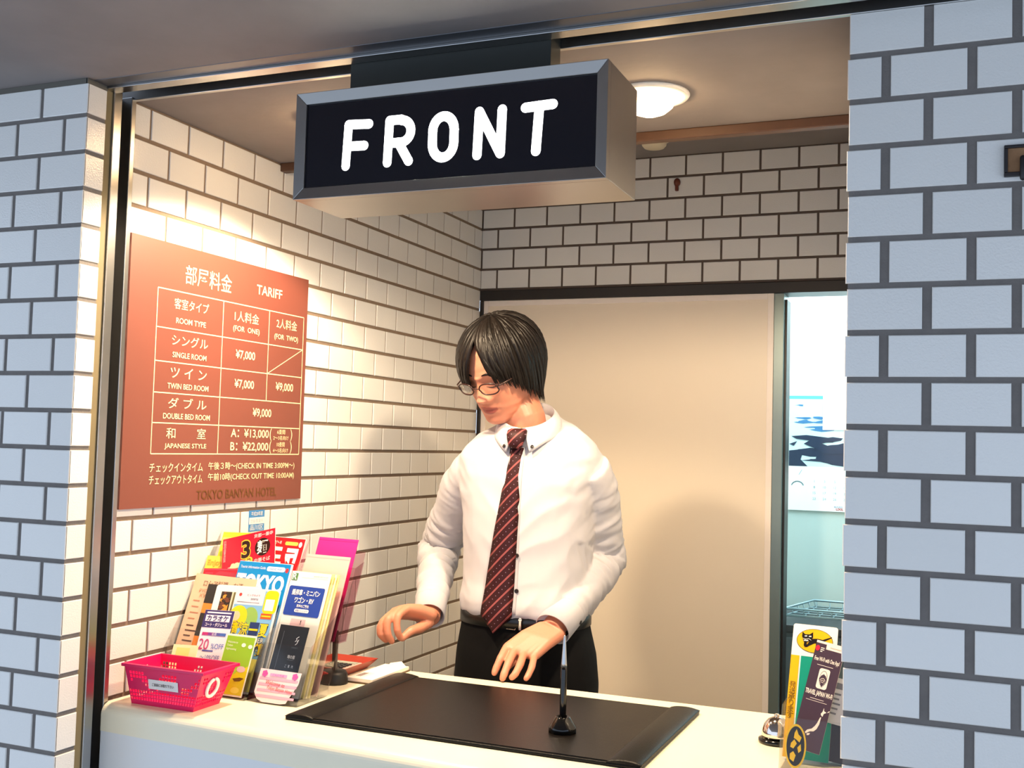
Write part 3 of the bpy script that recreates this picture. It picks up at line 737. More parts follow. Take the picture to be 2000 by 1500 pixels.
# ---- pink basket
bk = thing('basket', 'magenta plastic basket with square holes at the left end of the counter', 'basket', (.126, .172, CT))
BX0, BX1, BY0, BY1, BZ = -.078, .064, -.036, .040, .0
RX0, RX1, RY0, RY1, RZ = -.090, .091, -.047, .055, .076
m_pink = mat('magenta_plastic', (226, 12, 92), .35, 0, .03, 20, sss=0)
b = MB()
def lattice(mb, A, B, C, D, nu, nv, solid, th=.0016):
    """A,B bottom corners, C,D top corners (B->C side); square holes where solid() is false"""
    A, B, C, D = map(Vector, (A, B, C, D)); nrm = (B - A).cross(D - A).normalized() * th
    def q(u, v): return (A*(1-u) + B*u)*(1-v) + (D*(1-u) + C*u)*v
    def slab(u0, u1, v0, v1):
        vs = [q(u0, v0), q(u1, v0), q(u1, v1), q(u0, v1)]
        mb.add(vs + [p_ - nrm for p_ in vs], [(0,1,2,3), (7,6,5,4), (0,4,5,1), (1,5,6,2), (2,6,7,3), (3,7,4,0)], 0)
    e = .30
    for i in range(nu):
        for j in range(nv):
            u0, u1, v0, v1 = i/nu, (i+1)/nu, j/nv, (j+1)/nv
            if solid(i, j): slab(u0, u1, v0, v1)
            else:
                slab(u0, u0 + (u1-u0)*e, v0, v1); slab(u0 + (u1-u0)*e, u1, v0, v0 + (v1-v0)*e)
def sol(nu, seed):
    def f(i, j):
        if j >= 9 or j == 0: return True
        if j <= 3: return False
        wv = 6.2 + 1.8*math.sin(i*.55 + seed)
        return not (abs(j - wv) < 1.3 and (i % 9) not in (0, 8))
    return f
cs_b = [(BX0, BY0, BZ), (BX1, BY0, BZ), (BX1, BY1, BZ), (BX0, BY1, BZ)]; cs_t = [(RX0, RY0, RZ), (RX1, RY0, RZ), (RX1, RY1, RZ), (RX0, RY1, RZ)]
for k_, nu in ((0, 25), (1, 14), (2, 25), (3, 14)):
    lattice(b, cs_b[k_], cs_b[(k_+1) % 4], cs_t[(k_+1) % 4], cs_t[k_], nu, 11, sol(nu, k_*1.3))
b.box((BX0, BY0, 0), (BX1, BY1, .0016), 0)
b.build('body', m_pink, bk)
b = MB()
for a_, c_ in (((RX0-.004, RY0-.004), (RX1+.004, RY0)), ((RX0-.004, RY1), (RX1+.004, RY1+.004)), ((RX0-.004, RY0), (RX0, RY1)), ((RX1, RY0), (RX1+.004, RY1))):
    b.box((a_[0], a_[1], RZ-.006), (c_[0], c_[1], RZ), 0)
b.build('rim', m_pink, bk, bevel=.001)
b = MB()
u = Vector((.0, (RY0+RY1)/2 - .003, RZ*.52)); xw = BX1 + (RX1-BX1)*.55 + .002
path = [(xw + .003*0 + (.0165*math.sin(a))*.33, -.004 + .0150*math.cos(a), .040 + .0165*math.sin(a)) for a in [1.9 + i*(2*PI-.55)/28 for i in range(29)]]
b.tube(path, .0032, 10, 0, True, round_end=True); b.build('ring', mat('white_plastic', (250, 246, 236), .35), bk)
b = MB(); sl = math.atan2(BY0 - RY0, RZ)
b.box((-.034, -.0006, -.009), (.034, 0, .009), 0); b.text('ご自由にお取り下さい', 0, 0, .0055, 1, y=-.0006, w=.050, bold=.015)
b.build('label', [m_white, cm((60, 40, 40))], bk, Matrix.Translation((.000, -.0431, .042)) @ Matrix.Rotation(sl, 4, 'X'))

# ---- tray, calculator, notepad
b = MB()
def tray_pts(x0, x1, y0, y1, z): return [(x0, y0, z), (x1, y0, z), (x1, y1, z), (x0, y1, z)]
o_b, o_t, i_t, i_b = tray_pts(.178, .266, .522, .635, 0), tray_pts(.166, .284, .510, .655, .020), tray_pts(.169, .281, .513, .652, .020), tray_pts(.180, .264, .525, .632, .003)
vs = o_b + o_t + i_t + i_b
fs = [(3, 2, 1, 0), (12, 13, 14, 15)]
for q in (0, 4, 8):
    for j in range(4): fs.append((q+j, q+(j+1) % 4, q+4+(j+1) % 4, q+4+j))
b.add(vs, fs, 0)
tag(b.build('tray', mat('red_lacquer', (150, 44, 26), .3), None, Matrix.Translation((0, 0, CT)), bevel=.0012), 'red lacquered tray at the back of the counter by the wall', 'tray')
cal = thing('calculator', 'small black keyed calculator lying in the red tray', 'calculator', (.228, .585, CT + .0035))
b = MB(); b.box((-.032, -.042, 0), (.032, .040, .009)); b.build('case', mat('grey_case', (190, 160, 150), .45), cal, bevel=.002)
for r_ in range(4):
    for c_ in range(5):
        b = MB(); b.box((-.027 + c_*.011, -.037 + r_*.012, .009), (-.0185 + c_*.011, -.029 + r_*.012, .012)); b.build('key', mat('dark_key', (34, 36, 42), .4), cal, bevel=.001)
b = MB(); b.box((-.027, .016, .009), (.027, .034, .010)); b.build('display', mat('lcd', (150, 160, 146), .2), cal)
b = MB(); b.box((.302, .488, 0), (.3645, .652, .0035), 0); b.box((.303, .489, .0035), (.363, .650, .0105), 1)
b.add([(.304, .49, .0107), (.3625, .49, .0107), (.3615, .648, .0107), (.306, .645, .0107)], [(0, 1, 2, 3)], 2)
for i in range(3): b.box((.312 + .004*i, .510, .0109), (.3145 + .004*i, .545, .0111), 3)
b.add([(.330, .60, .0107), (.362, .64, .0107), (.345, .649, .020), (.322, .640, .016)], [(0, 1, 2, 3), (3, 2, 1, 0)], 1)
tag(b.build('notepad', [cm((90, 72, 44)), cm((250, 238, 226)), cm((252, 246, 238)), cm((150, 130, 130))], None, Matrix.Translation((0, 0, CT))), 'white notepad with curled top sheet beside the red tray', 'notepad')

# ---- desk pad, pen
pd = thing('desk_pad', 'black leather desk pad with side strips on the cream counter', 'desk pad', (.695, .378, CT))
m_leather = mat('black_leather', (11, 10, 9), .38, 0, .1, 60, .25, 500, spec=.2)
b = MB(); b.box((-.330, -.206, 0), (.330, .206, .006)); b.build('base_board', m_leather, pd, bevel=.002)
b = MB(); b.box((-.276, -.199, .006), (.276, .199, .0072)); b.build('writing_panel', mat('pad_panel', (15, 12, 10), .34, 0, .08, 50, .2, 650, spec=.16), pd)
for sx in (-1, 1):
    b = MB(); rings = []
    for y in (-.206, -.200, .200, .206):
        e = .6 if abs(y) > .203 else 1
        rings.append([(sx*.302 + .029*math.cos(a), y, .006 + .0065*e*math.sin(a)) for a in [PI*i/12 for i in range(13)]])
    b.loft(rings); b.build('side_strip', m_leather, pd)
pn = thing('desk_pen', 'black and silver desk pen standing upright in a black base', 'pen', (.846, .307, CT + .0073))
b = MB(); b.lathe([(.0250, 0), (.0250, .008), (.0240, .010), (.0135, .026), (.0125, .0265), (.0075, .020), (0, .0195)], 10); b.build('base', mat('gloss_black', (10, 10, 11), .12), pn)
b = MB(); b.lathe([(.0030, .019), (.0058, .024), (.0062, .050), (.0058, .106), (.0052, .112)], 10); b.build('barrel', mat('gloss_black', (10, 10, 11), .12), pn)
b = MB(); b.lathe([(.0052, .1122), (.0048, .118), (.0020, .163), (.0012, .166), (0, .1665)], 20); b.build('taper', mat('satin_silver', (184, 190, 198), .35, .85), pn)

# ---- bell
bl = thing('counter_bell', 'chrome call bell on a black foot at the right of the counter', 'bell', (1.1915, .447, CT))
b = MB(); b.lathe([(.030, 0), (.0315, .003), (.031, .007), (.024, .009), (0, .009)], 40); b.build('foot', mat('gloss_black', (10, 10, 11), .12), bl)
b = MB(); b.lathe([(.0255, .011), (.0260, .0135), (.0250, .022), (.0215, .032), (.0150, .040), (.0070, .0440), (0, .0450)], 40); b.build('dome', mat('chrome', (226, 214, 206), .08, 1.0), bl)
b = MB(); b.lathe([(.0040, .044), (.0048, .047), (.0030, .050), (0, .0505)], 16); b.tube([(0, 0, .002), (0, 0, .045)], .003, 8); b.build('button', mat('chrome', (226, 214, 206), .08, 1.0), bl)

# ---- right holder with leaflets
def d_cat(b, w, h):
    b.rect(-w/2+.0, 0, -w/2+.014, h-.054, 1); b.rect(-w/2+.0165, 0, w/2, h-.054, 2)
    b.disc(0, h-.027, .0300, .0205, 5, .0005, n=40); b.disc(0, h-.027, .0292, .0197, 1, .0007, n=40)
    K = 3
    # two black cats: the large one carrying the small one
    b.shape([(-.021, h-.013), (-.0165, h-.017), (-.009, h-.0165), (-.0035, h-.012), (-.003, h-.021), (-.006, h-.027), (-.012, h-.0295), (-.018, h-.027), (-.0215, h-.021)], K, .0010)
    b.shape([(-.007, h-.024), (.004, h-.0225), (.013, h-.0235), (.028, h-.017), (.028, h-.0185), (.014, h-.0275), (.008, h-.0300), (.0, h-.0310), (-.007, h-.0350), (-.0125, h-.0390), (-.0145, h-.0380), (-.010, h-.0310)], K, .0010)
    b.shape([(.0025, h-.030), (.0095, h-.0285), (.0065, h-.0340), (.0085, h-.0405), (.006, h-.0415), (.0025, h-.0350)], K, .0010)
    b.shape([(-.020, h-.023), (-.0170, h-.0255), (-.0125, h-.0255), (-.0095, h-.0235), (-.0100, h-.029), (-.0135, h-.0310), (-.0185, h-.0295)], K, .0013)
    b.shape([(-.0170, h-.030), (-.0130, h-.031), (-.0120, h-.036), (-.0150, h-.0395), (-.0175, h-.0360)], K, .0013)
    for ex, ez in ((-.0150, -.0195), (-.0080, -.0195), (-.0160, -.0270), (-.0125, -.0270)): b.shape([(ex-.0022, h+ez), (ex+.0018, h+ez+.0008), (ex+.0022, h+ez-.0012), (ex-.0016, h+ez-.0016)], 0, .0016)
    b.stroke([(-.019, h-.0245), (-.0145, h-.0252), (-.010, h-.0238), (-.006, h-.0262)], .0007, 0, .0016)
    b.text('発送承ります', -w/2+.007, h-.103, .0095, 4, vert=True, bold=.01)
sheet('leaflet', 'white green and yellow parcel leaflet with black cats in an oval beside the right pillar', 'leaflet', 1.2577, .429, .210, .0738, .2217, .0020,
    [(254, 250, 238), (246, 186, 16), (16, 152, 128), (24, 16, 14), (140, 100, 20), (40, 30, 24)], d_cat, roll=.022, r=.004)
def d_wifi(b, w, h):
    b.rect(-w/2, 0, w/2, h-.012, 1, .0003); b.rect(-w/2, h-.012, -w/2+.017, h-.004, 1, .0003); b.disc(-w/2+.004, h-.013, .0035, .0048, 2, .0006); lines(b, -w/2+.009, h-.012, .006, 3, .003, .0014, 0, 2); lines(b, .0, h-.008, .02, 1, .01, .001, 5, 2)
    b.text('Free Wi-Fi with One App!', 0, h-.031, .0085, 0, w=.041, bold=.02); b.rect(-.014, h-.040, .012, h-.0393, 0)
    b.rrect(-.0080, h-.078, .0095, h-.044, .004, 0, .0006)
    ww = [(.0005, h-.062)]
    b.disc(.0007, h-.060, .0060, .0125, 1, .0009); b.disc(.0007, h-.060, .0054, .0117, 0, .0011)
    b.shape([(.0007, h-.075), (-.0055, h-.062), (-.003, h-.056), (.0007, h-.053), (.0045, h-.056), (.007, h-.062)], 1, .0013)
    for i, rr2 in enumerate((.0052, .0036, .0020)): b.stroke(arc(.0007, h-.0700, rr2*1.0, rr2*1.9, 40, 140, 8), .0009, 0, .0016)
    b.text('TRAVEL JAPAN Wi-Fi', 0, h-.087, .0095, 0, w=.044, bold=.03); b.rect(-.012, h-.096, .010, h-.0953, 0); b.rect(-.018, h-.0995, .016, h-.0989, 0)
    b.shape([(0.0135, h-.106), (0.0147, h-.111), (0.0190, h-.1125), (0.0151, h-.1155), (0.0143, h-.1205), (0.0118, h-.1190), (0.0105, h-.1165), (0.0126, h-.1125)], 0, .0006)
    b.shape([(0.0203, h-.111), (0.0228, h-.1085), (0.0233, h-.1095), (0.0207, h-.1125)], 0, .0006)
    b.shape([(0.0109, h-.1225), (0.0126, h-.1215), (0.0122, h-.134), (0.0100, h-.142), (0.0062, h-.147), (0.0007, h-.1485), (-0.0053, h-.1535), (-0.0069, h-.1520), (-0.0040, h-.1470), (0.0024, h-.1435), (0.0058, h-.1385), (0.0083, h-.1330)], 0, .0006)
    b.shape([(-0.0078, h-.1535), (-0.0057, h-.1550), (-0.0065, h-.1640), (-0.0095, h-.1610)], 0, .0006); b.shape([(-0.0036, h-.1530), (0.0016, h-.1510), (0.0007, h-.1545), (-0.0027, h-.1560)], 0, .0006)
sheet('leaflet', 'dark purple free Wi-Fi leaflet with a white map of Japan at the right pillar', 'leaflet', 1.2868, .399, .187, .0470, .1800, .0020,
    [(250, 238, 226), (72, 54, 70), (214, 40, 70), (40, 30, 40), (60, 44, 60), (190, 180, 160)], d_wifi, roll=.184)
def d_grey(b, w, h):
    b.rect(-w/2+.003, h-.018, w/2-.003, h-.008, 1); lines(b, -w/2+.004, h-.028, w*.75, 5, .008, .003, 1, 4)
sheet('leaflet', 'pale grey leaflet tucked between the purple leaflet and the right pillar', 'leaflet', 1.3055, .3910, .132, .030, .075, .0012, [(206, 206, 214), (120, 122, 136), (60, 60, 66)], d_grey, roll=.16)
for i in range(4):
    b = MB(); b.box((-.022, 0, 0), (.022, .004, .112), 0); b.box((-.021, .001, .001), (.0222, .003, .111), 1)
    R = Matrix.Rotation(-TILT, 4, 'X') @ Matrix.Rotation(.10, 4, 'Y')
    o = b.build('booklet', [cm((54, 46, 50)), cm((150, 140, 140))], None, Matrix.Translation((1.2925 + .0012*i, .3500 + .0050*i, CT + .006)) @ R)
    tag(o, 'one of the dark booklets standing at the back of the right holder', 'booklet', 'dark booklets in the right holder')
rh = thing('brochure_holder', 'clear acrylic holder with a round black and yellow sticker by the right pillar', 'brochure rack', (1.27, .29, CT))
b = MB(); b.M = Matrix.Translation((-1.27, -.29, 0)); pane(b, 1.222, 1.322, .268, .002, .083, tilt=.25); b.build('pocket_front', m_ac, rh, bevel=.0008)
b = MB(); b.M = Matrix.Translation((-1.27, -.29, 0)); pane(b, 1.222, 1.322, .372, .002, .14, tilt=.38); b.build('back_panel', m_ac, rh, bevel=.0008)
for x in (1.222, 1.320):
    b = MB(); b.M = Matrix.Translation((-1.27, -.29, 0))
    pts = [(.268, .002), (.374, .002), (.374 + .1*.4, .1), (.300, .100), (.268 + .083*.255, .083)]
    n = len(pts); vs = [(x, y, z) for y, z in pts] + [(x + .002, y, z) for y, z in pts]
    b.add(vs, [tuple(range(n))[::-1], tuple(range(n, 2*n))] + [(i, (i+1) % n, n+(i+1) % n, n+i) for i in range(n)], 0); b.build('side_panel', m_ac, rh, bevel=.0006)
b = MB(); b.M = Matrix.Translation((-1.27, -.29, 0)); b.box((1.222, .268, 0), (1.322, .374, .002)); b.build('base_plate', m_ac, rh)
b = MB()
b.disc(0, 0, .0165, .0335, 0, .0, n=40); b.disc(0, 0, .0138, .0300, 1, .0003, n=40)
for q in ([(-.002, .020), (.001, .026), (.004, .018), (.009, .014), (.006, .006), (.001, .010), (-.003, .012)], [(-.007, .004), (-.002, .010), (.002, .004), (-.003, -.004), (-.008, -.002)], [(-.008, -.012), (-.003, -.008), (.001, -.014), (-.002, -.024), (-.008, -.020)], [(.003, -.002), (.008, .004), (.009, -.006), (.005, -.010)]): b.shape(q, 0, .0006)
b.build('sticker', [cm((244, 200, 20)), cm((36, 30, 28))], rh, Matrix.Translation((-.0235, -.0105, .0415)) @ Matrix.Rotation(-.25, 4, 'X'))

# ---- small framed plate on the right pillar
pl = thing('wall_plate', 'small brown plate with a dark frame and latch on the right pillar', 'wall plate', (1.590, YR, 1.866))
b = MB(); b.box((-.0455, -.004, -.017), (.0455, 0, .017)); b.build('panel', mat('cork_brown', (140, 104, 72), .8, 0, .25, 160), pl)
b = MB()
for a_, c_ in (((-.050, -.0225), (.050, -.0165)), ((-.050, .0170), (.050, .0215)), ((-.050, -.0165), (-.0450, .0170)), ((.0450, -.0165), (.050, .0170))): b.box((a_[0], -.008, a_[1]), (c_[0], 0, c_[1]))
b.build('frame', mat('dark_plastic', (26, 22, 26), .4), pl, bevel=.0012)
b = MB(); b.tube([(-.0262, -.010, -.026), (-.0262, -.010, .001)], .0042, 10, round_end=True); b.build('latch', mat('dark_plastic', (26, 22, 26), .4), pl)

# ---- office: calendar, wire rack, dark equipment
cl = thing('wall_calendar', 'large white calendar with a blue ice field picture on the office wall', 'calendar', (1.10, YO, 1.2))
b = MB(); b.M = Matrix.Translation((-1.10, -YO, -1.2))
cx0, cx1 = .892, 1.312
b.box((cx0, YO - .004, 1.245), (cx1, YO - .0005, 2.10), 0)
yq = YO - .004
def crect(x0, z0, x1, z1, mi, d): b.rect(x0, z0, x1, z1, mi, d, yq)
crect(cx0, 1.405, cx1, 1.662, 1, .0003); crect(cx0, 1.652, cx1, 1.664, 2, .0005)
rr = random.Random(12)
for i in range(46):
    t_ = rr.random(); z = 1.425 + t_*.225; sc = .075*(1-t_)**1.3 + .012
    x = rr.uniform(cx0 + sc, cx1 - sc); n = 12; ph = rr.uniform(0, 6)
    pts = [(x + sc*(1 + .35*math.sin(3*a + ph))*math.cos(a)*.95, z + sc*.16*(1 + .4*math.sin(2*a + ph*2))*math.sin(a) + .05*sc*math.sin(2*a)) for a in [2*PI*k_/n for k_ in range(n)]]
    b.shape(pts, 3 if t_ < .4 else 4, .0008 + i*.00002, yq)
for pts in ([(.90, 1.515), (.955, 1.520), (1.03, 1.512), (1.05, 1.500), (1.01, 1.490), (1.06, 1.472), (1.10, 1.468), (1.10, 1.455), (1.02, 1.452), (1.0, 1.466), (.945, 1.488), (.965, 1.500), (.92, 1.505)], [(.893, 1.406), (.893, 1.462), (.925, 1.466), (.940, 1.448), (.935, 1.430), (.960, 1.406)], [(.893, 1.486), (.922, 1.497), (.910, 1.480)]): b.shape(pts, 3, .0022, yq)
crect(1.012, 1.540, 1.20, 1.668, 0, .0026); crect(cx0, 1.245, cx1, 1.405, 0, .0026)
for j in range(4):
    for i in range(5): b.text(str(1 + i*2 + j*7), .985 + i*.036, 1.352 - j*.021, .009, 5, .0032, yq)
b.stroke([(.930, 1.375), (.940, 1.392)], .002, 5, .003, yq); b.stroke(arc(.925, 1.330, .022, .020, 20, 160, 8), .004, 5, .003, yq)
b.text('株式会社', 1.070, 1.262, .006, 4, .0032, yq, w=.03); b.text('LIXIL', 1.075, 1.254, .008, 6, .0032, yq, w=.026, bold=.03)
b.build('sheet', [cm((250, 253, 253)), cm((206, 232, 240)), cm((96, 180, 205)), cm((24, 44, 72)), cm((60, 120, 170)), cm((150, 180, 190)), cm((190, 40, 60))], cl)
wr = thing('wire_rack', 'pale wire letter rack on the office shelf behind the door post', 'wire rack', (1.10, 2.34, .90))
m_wire = mat('pale_wire', (150, 176, 184), .4, .3)
b = MB()
fr = [(-.16, -.10, .035), (-.10, .16, .035), (.20, .16, .035), (.20, -.10, .035)]
b.tube(fr + [fr[0]], .004, 8); b.tube([(-.16, -.10, .012), (-.10, .16, .012), (.20, .16, .012), (.20, -.10, .012), (-.16, -.10, .012)], .003, 8)
b.build('frame', m_wire, wr)
for i in range(6):
    t_ = i / 5; y = -.10 + .26*t_; x0 = -.16 + .06*t_
    b = MB(); b.tube([(x0, y, .035), (x0 + .006, y, .014), (.20, y, .014), (.20, y, .035)], .0028, 6); b.build('wire', m_wire, wr)
for i in range(7):
    x = -.10 + i*.045; b = MB(); b.tube([(x, -.10, .035), (x, -.10, .012), (x + .01, .16, .012), (x + .01, .16, .035)], .0022, 6); b.build('wire', m_wire, wr)
sh = thing('office_cabinet', 'low dark cabinet in the office behind the parcel leaflet', 'cabinet', (1.15, 2.35, 0))
b = MB(); b.box((-.26, -.16, 0), (.30, .20, .865)); b.build('body', mat('cabinet_grey', (88, 98, 104), .5), sh, bevel=.004)
b = MB(); b.box((-.27, -.17, .865), (.31, .21, .890)); b.build('top', mat('cabinet_top', (60, 62, 66), .4), sh, bevel=.003)
for i in range(3): b = MB(); b.box((-.25, -.168, .06 + i*.27), (.29, -.160, .31 + i*.27)); b.build('drawer', mat('cabinet_grey', (88, 98, 104), .5), sh, bevel=.003)
# ------------------------------------------------------------------ the clerk
from mathutils.bvhtree import BVHTree
PX, PY = .53, .92
man = thing('person', 'clerk in a white shirt and striped tie with glasses looking down behind the counter', 'person', (PX, PY, 0))
PINV = Matrix.Translation((-PX, -PY, 0))

def remesh(mb, voxel, smooth=4, fac=.5):
    me = bpy.data.meshes.new('tmp'); me.from_pydata(mb.v, [], mb.f); me.update()
    o = bpy.data.objects.new('tmp', me); COL.objects.link(o)
    r = o.modifiers.new('r', 'REMESH'); r.mode = 'VOXEL'; r.voxel_size = voxel
    if smooth:
        s = o.modifiers.new('s', 'SMOOTH'); s.iterations = smooth; s.factor = fac
    out = bpy.data.meshes.new_from_object(o.evaluated_get(bpy.context.evaluated_depsgraph_get()))
    bpy.data.objects.remove(o); bpy.data.meshes.remove(me)
    return out
def mesh_obj(name, me, mats, parent, smooth=True):
    me.materials.clear()
    for m in (mats if isinstance(mats, (list, tuple)) else [mats]): me.materials.append(m)
    if smooth: me.polygons.foreach_set('use_smooth', [True]*len(me.polygons))
    me.name = name
    o = bpy.data.objects.new(name, me); COL.objects.link(o)
    o.parent = parent; o.matrix_local = PINV
    return o

# ---- head in its own frame: face looks along -y, eyes at z=0, x to his left
HEADM = Matrix.Translation((.4735, .859, 1.6330)) @ Matrix.Rotation(-.25, 4, 'Z') @ Matrix.Rotation(.47, 4, 'X')
def interp(tab, z):
    if z >= tab[0][0]: return tab[0][1]
    for (z0, a), (z1, b_) in zip(tab, tab[1:]):
        if z >= z1:
            t_ = (z0 - z)/(z0 - z1); t_ = t_*t_*(3-2*t_)*.5 + t_*.5
            return a + (b_ - a)*t_
    return tab[-1][1]
FRONT = [(.116, .004), (.108, .040), (.092, .063), (.065, .081), (.035, .0895), (.014, .0925), (.000, .0885), (-.020, .0880), (-.040, .0865), (-.056, .0850), (-.066, .0840), (-.078, .0810), (-.088, .0785), (-.099, .0805), (-.108, .0765), (-.116, .0620), (-.121, .0430)]
BACK = [(.116, .006), (.108, .046), (.092, .073), (.065, .092), (.030, .100), (.000, .0975), (-.030, .086), (-.055, .066), (-.075, .040), (-.095, .004), (-.108, -.018), (-.121, -.036)]
HALF = [(.116, .004), (.108, .036), (.092, .056), (.065, .0705), (.035, .0765), (.000, .0760), (-.025, .0715), (-.045, .0660), (-.065, .0595), (-.085, .0490), (-.100, .0370), (-.112, .0240), (-.121, .0100)]
def gs(x, s): return math.exp(-(x/s)**2)
def face_bump(x, z):
    d = 0.0
    # nose: bridge, dorsum, tip, wings
    if z <= .016:
        t_ = min(1, max(0, (.012 - z)/.052))
        prof = .004 + .018*t_**1.3
        if z < -.040: prof *= max(0, 1 - (-.040 - z)/.012)**.8
        d += prof*gs(x, .0085 + .0055*t_)
    for sx in (-1, 1):
        d += .0075*gs(x - sx*.0135, .0075)*gs(z + .0405, .008)
        # eye socket, lid
        d -= .0100*gs(x - sx*.031, .017)*gs(z - .000, .012)
        d += .0075*gs(x - sx*.032, .0125)*gs(z + .003, .0085)
        d += .0030*gs(x - sx*.030, .020)*gs(z - .020, .008)      # brow
        d += .0035*gs(x - sx*.043, .020)*gs(z + .030, .018)      # cheek
        d -= .0020*gs(x - sx*.024, .006)*gs(z + .050, .012)      # fold beside the mouth
        d -= .0016*gs(x - sx*.026, .004)*gs(z + .0695, .004)     # mouth corners
    d += .0045*gs(x, .019)*gs(z + .0630, .0046)    # upper lip
    d += .0050*gs(x, .017)*gs(z + .0755, .0055)    # lower lip
    d -= .0042*gs(x, .023)*gs(z + .0693, .0022)    # mouth line
    d -= .0016*gs(x, .004)*gs(z + .055, .006)      # philtrum
    d += .0030*gs(x, .016)*gs(z + .101, .010)      # chin
    return d
def head_rings():
    zs = [.116 - .237*i/118 for i in range(119)]; N = 144; rings = []
    for z in zs:
        f, bk, hw = interp(FRONT, z), interp(BACK, z), interp(HALF, z); yc = (bk - f)/2 - .0 ; hy = (bk + f)/2
        ring = []
        for k in range(N):
            a = 2*PI*k/N; s_, c_ = math.sin(a), math.cos(a)
            n_ = 2.15
            x = hw*math.copysign(abs(s_)**(2/n_), s_); y = yc - hy*math.copysign(abs(c_)**(2/n_), c_)
            if c_ > 0: y -= face_bump(x, z)*min(1, c_*2.2)
            ring.append((x, y, z))
        rings.append(ring)
    return rings
hb = MB()
hb.loft(head_rings())
for sx in (-1, 1):  # ears
    M = Matrix.Translation((sx*.076, .012, -.010)) @ Matrix.Rotation(sx*.35, 4, 'Z')
    hb.ball((0, 0, 0), (.0075, .018, .030), 16, 0, M); hb.ball((0, -.006, -.024), (.006, .010, .010), 12, 0, M)
body = MB()
body.add([HEADM @ Vector(v) for v in hb.v], hb.f)
def HP(x, y, z): return HEADM @ Vector((x, y, z))
# neck
nk = [HP(0, .028, -.020), HP(0, .022, -.075), Vector((.520, .903, 1.515)), Vector((.530, .912, 1.46)), Vector((.531, .92, 1.40))]
body.tube(nk, [.052, .052, .0505, .049, .050], 28)
def ring_e(z, cx_, cy_, ax, ay, n=40, e=2.3):
    out = []
    for k in range(n):
        a = 2*PI*k/n; s_, c_ = math.sin(a), math.cos(a)
        out.append((cx_ + ax*math.copysign(abs(s_)**(2/e), s_), cy_ - ay*math.copysign(abs(c_)**(2/e), c_), z))
    return out
TORSO = [(1.535, .533, .903, .064, .062), (1.515, .533, .905, .080, .068), (1.490, .532, .908, .104, .076), (1.475, .531, .912, .137, .082), (1.455, .531, .915, .160, .090), (1.43, .53, .918, .176, .099),
         (1.38, .53, .921, .176, .112), (1.30, .53, .922, .161, .121), (1.20, .53, .921, .153, .120), (1.13, .53, .919, .152, .120), (1.090, .53, .918, .160, .127), (1.068, .53, .917, .157, .125), (1.052, .53, .916, .146, .114)]
body.loft([ring_e(z, cx_, cy_, ax*.84, ay*.84) for z, cx_, cy_, ax, ay in TORSO[5:]] + [ring_e(.95, .53, .918, .135, .10), ring_e(.88, .53, .92, .135, .10)])
# arms (inside the sleeves) down to the wrists
RS, RE, RW = Vector((.378, .918, 1.405)), Vector((.242, 1.030, 1.180)), Vector((.333, .800, 1.045))
LS, LE, LW = Vector((.684, .918, 1.412)), Vector((.682, 1.045, 1.187)), Vector((.640, .800, 1.042))
for a_, e_, w_ in ((RS, RE, RW), (LS, LE, LW)):
    body.tube([a_, a_.lerp(e_, .5), e_, e_.lerp(w_, .35), e_.lerp(w_, .8), w_], [.036, .036, .034, .035, .029, .0265], 18)
# legs
for s_ in (-1, 1):
    body.tube([(PX + s_*.080, .92, .90), (PX + s_*.085, .925, .50), (PX + s_*.088, .935, .09)], [.080, .055, .040], 16)
    body.tube([(PX + s_*.088, .955, .050), (PX + s_*.095, .80, .030)], [.036, .030], 14, round_end=True)
# hands
def finger(mb, pts, r0, r1):
    n = len(pts); P_ = [Vector(p) for p in pts]
    fine = []; rr_ = []
    for i in range(n-1):
        for j in range(4):
            t_ = j/4
            p0 = P_[max(0, i-1)]; p1 = P_[i]; p2 = P_[i+1]; p3 = P_[min(n-1, i+2)]
            q = .5*((2*p1) + (p2-p0)*t_ + (2*p0-5*p1+4*p2-p3)*t_*t_ + (3*p1-p0-3*p2+p3)*t_**3)
            fine.append(q); u_ = (i + t_)/(n-1); kn = max(gs(t_, .25) if i > 0 else 0, 0)
            rr_.append((r0 + (r1-r0)*u_)*(1 + .07*kn))
    fine.append(P_[-1]); rr_.append(r1)
    mb.tube(fine, rr_, 14, round_end=True)
def ray_shift(p, dy):
    k_ = dy/(p[1] + 1.519)
    return (p[0] + (p[0] - 1.492)*k_, p[1] + dy, p[2] + (p[2] - 1.4546)*k_)
LH = {'idx': [(.5608, .735, 1.0085), (.5587, .705, .9890), (.555, .690, .9700), (.554, .683, .9610)], 'mid': [(.5795, .735, 1.0040), (.5794, .700, .9820), (.5799, .676, .9630), (.5793, .669, .9545)],
      'ring': [(.5992, .740, .9985), (.6046, .705, .9810), (.6033, .682, .9645), (.5985, .675, .9575)], 'pky': [(.6206, .748, .9940), (.628, .715, .9760), (.6285, .694, .9620), (.6267, .686, .9560)]}
LH = {k_: [ray_shift(p, -.018) for p in v] for k_, v in LH.items()}
for k_, v in LH.items():
    finger(body, [Vector(v[0]).lerp(LW, .15)] + v, {'idx': .0098, 'mid': .0100, 'ring': .0096, 'pky': .0086}[k_], {'idx': .0070, 'mid': .0072, 'ring': .0070, 'pky': .0062}[k_])
mcp = [Vector(LH[k_][0]) for k_ in ('idx', 'mid', 'ring', 'pky')]
LWA, LWB = LW + Vector((-.018, -.010, .004)), LW + Vector((.016, .000, -.006))
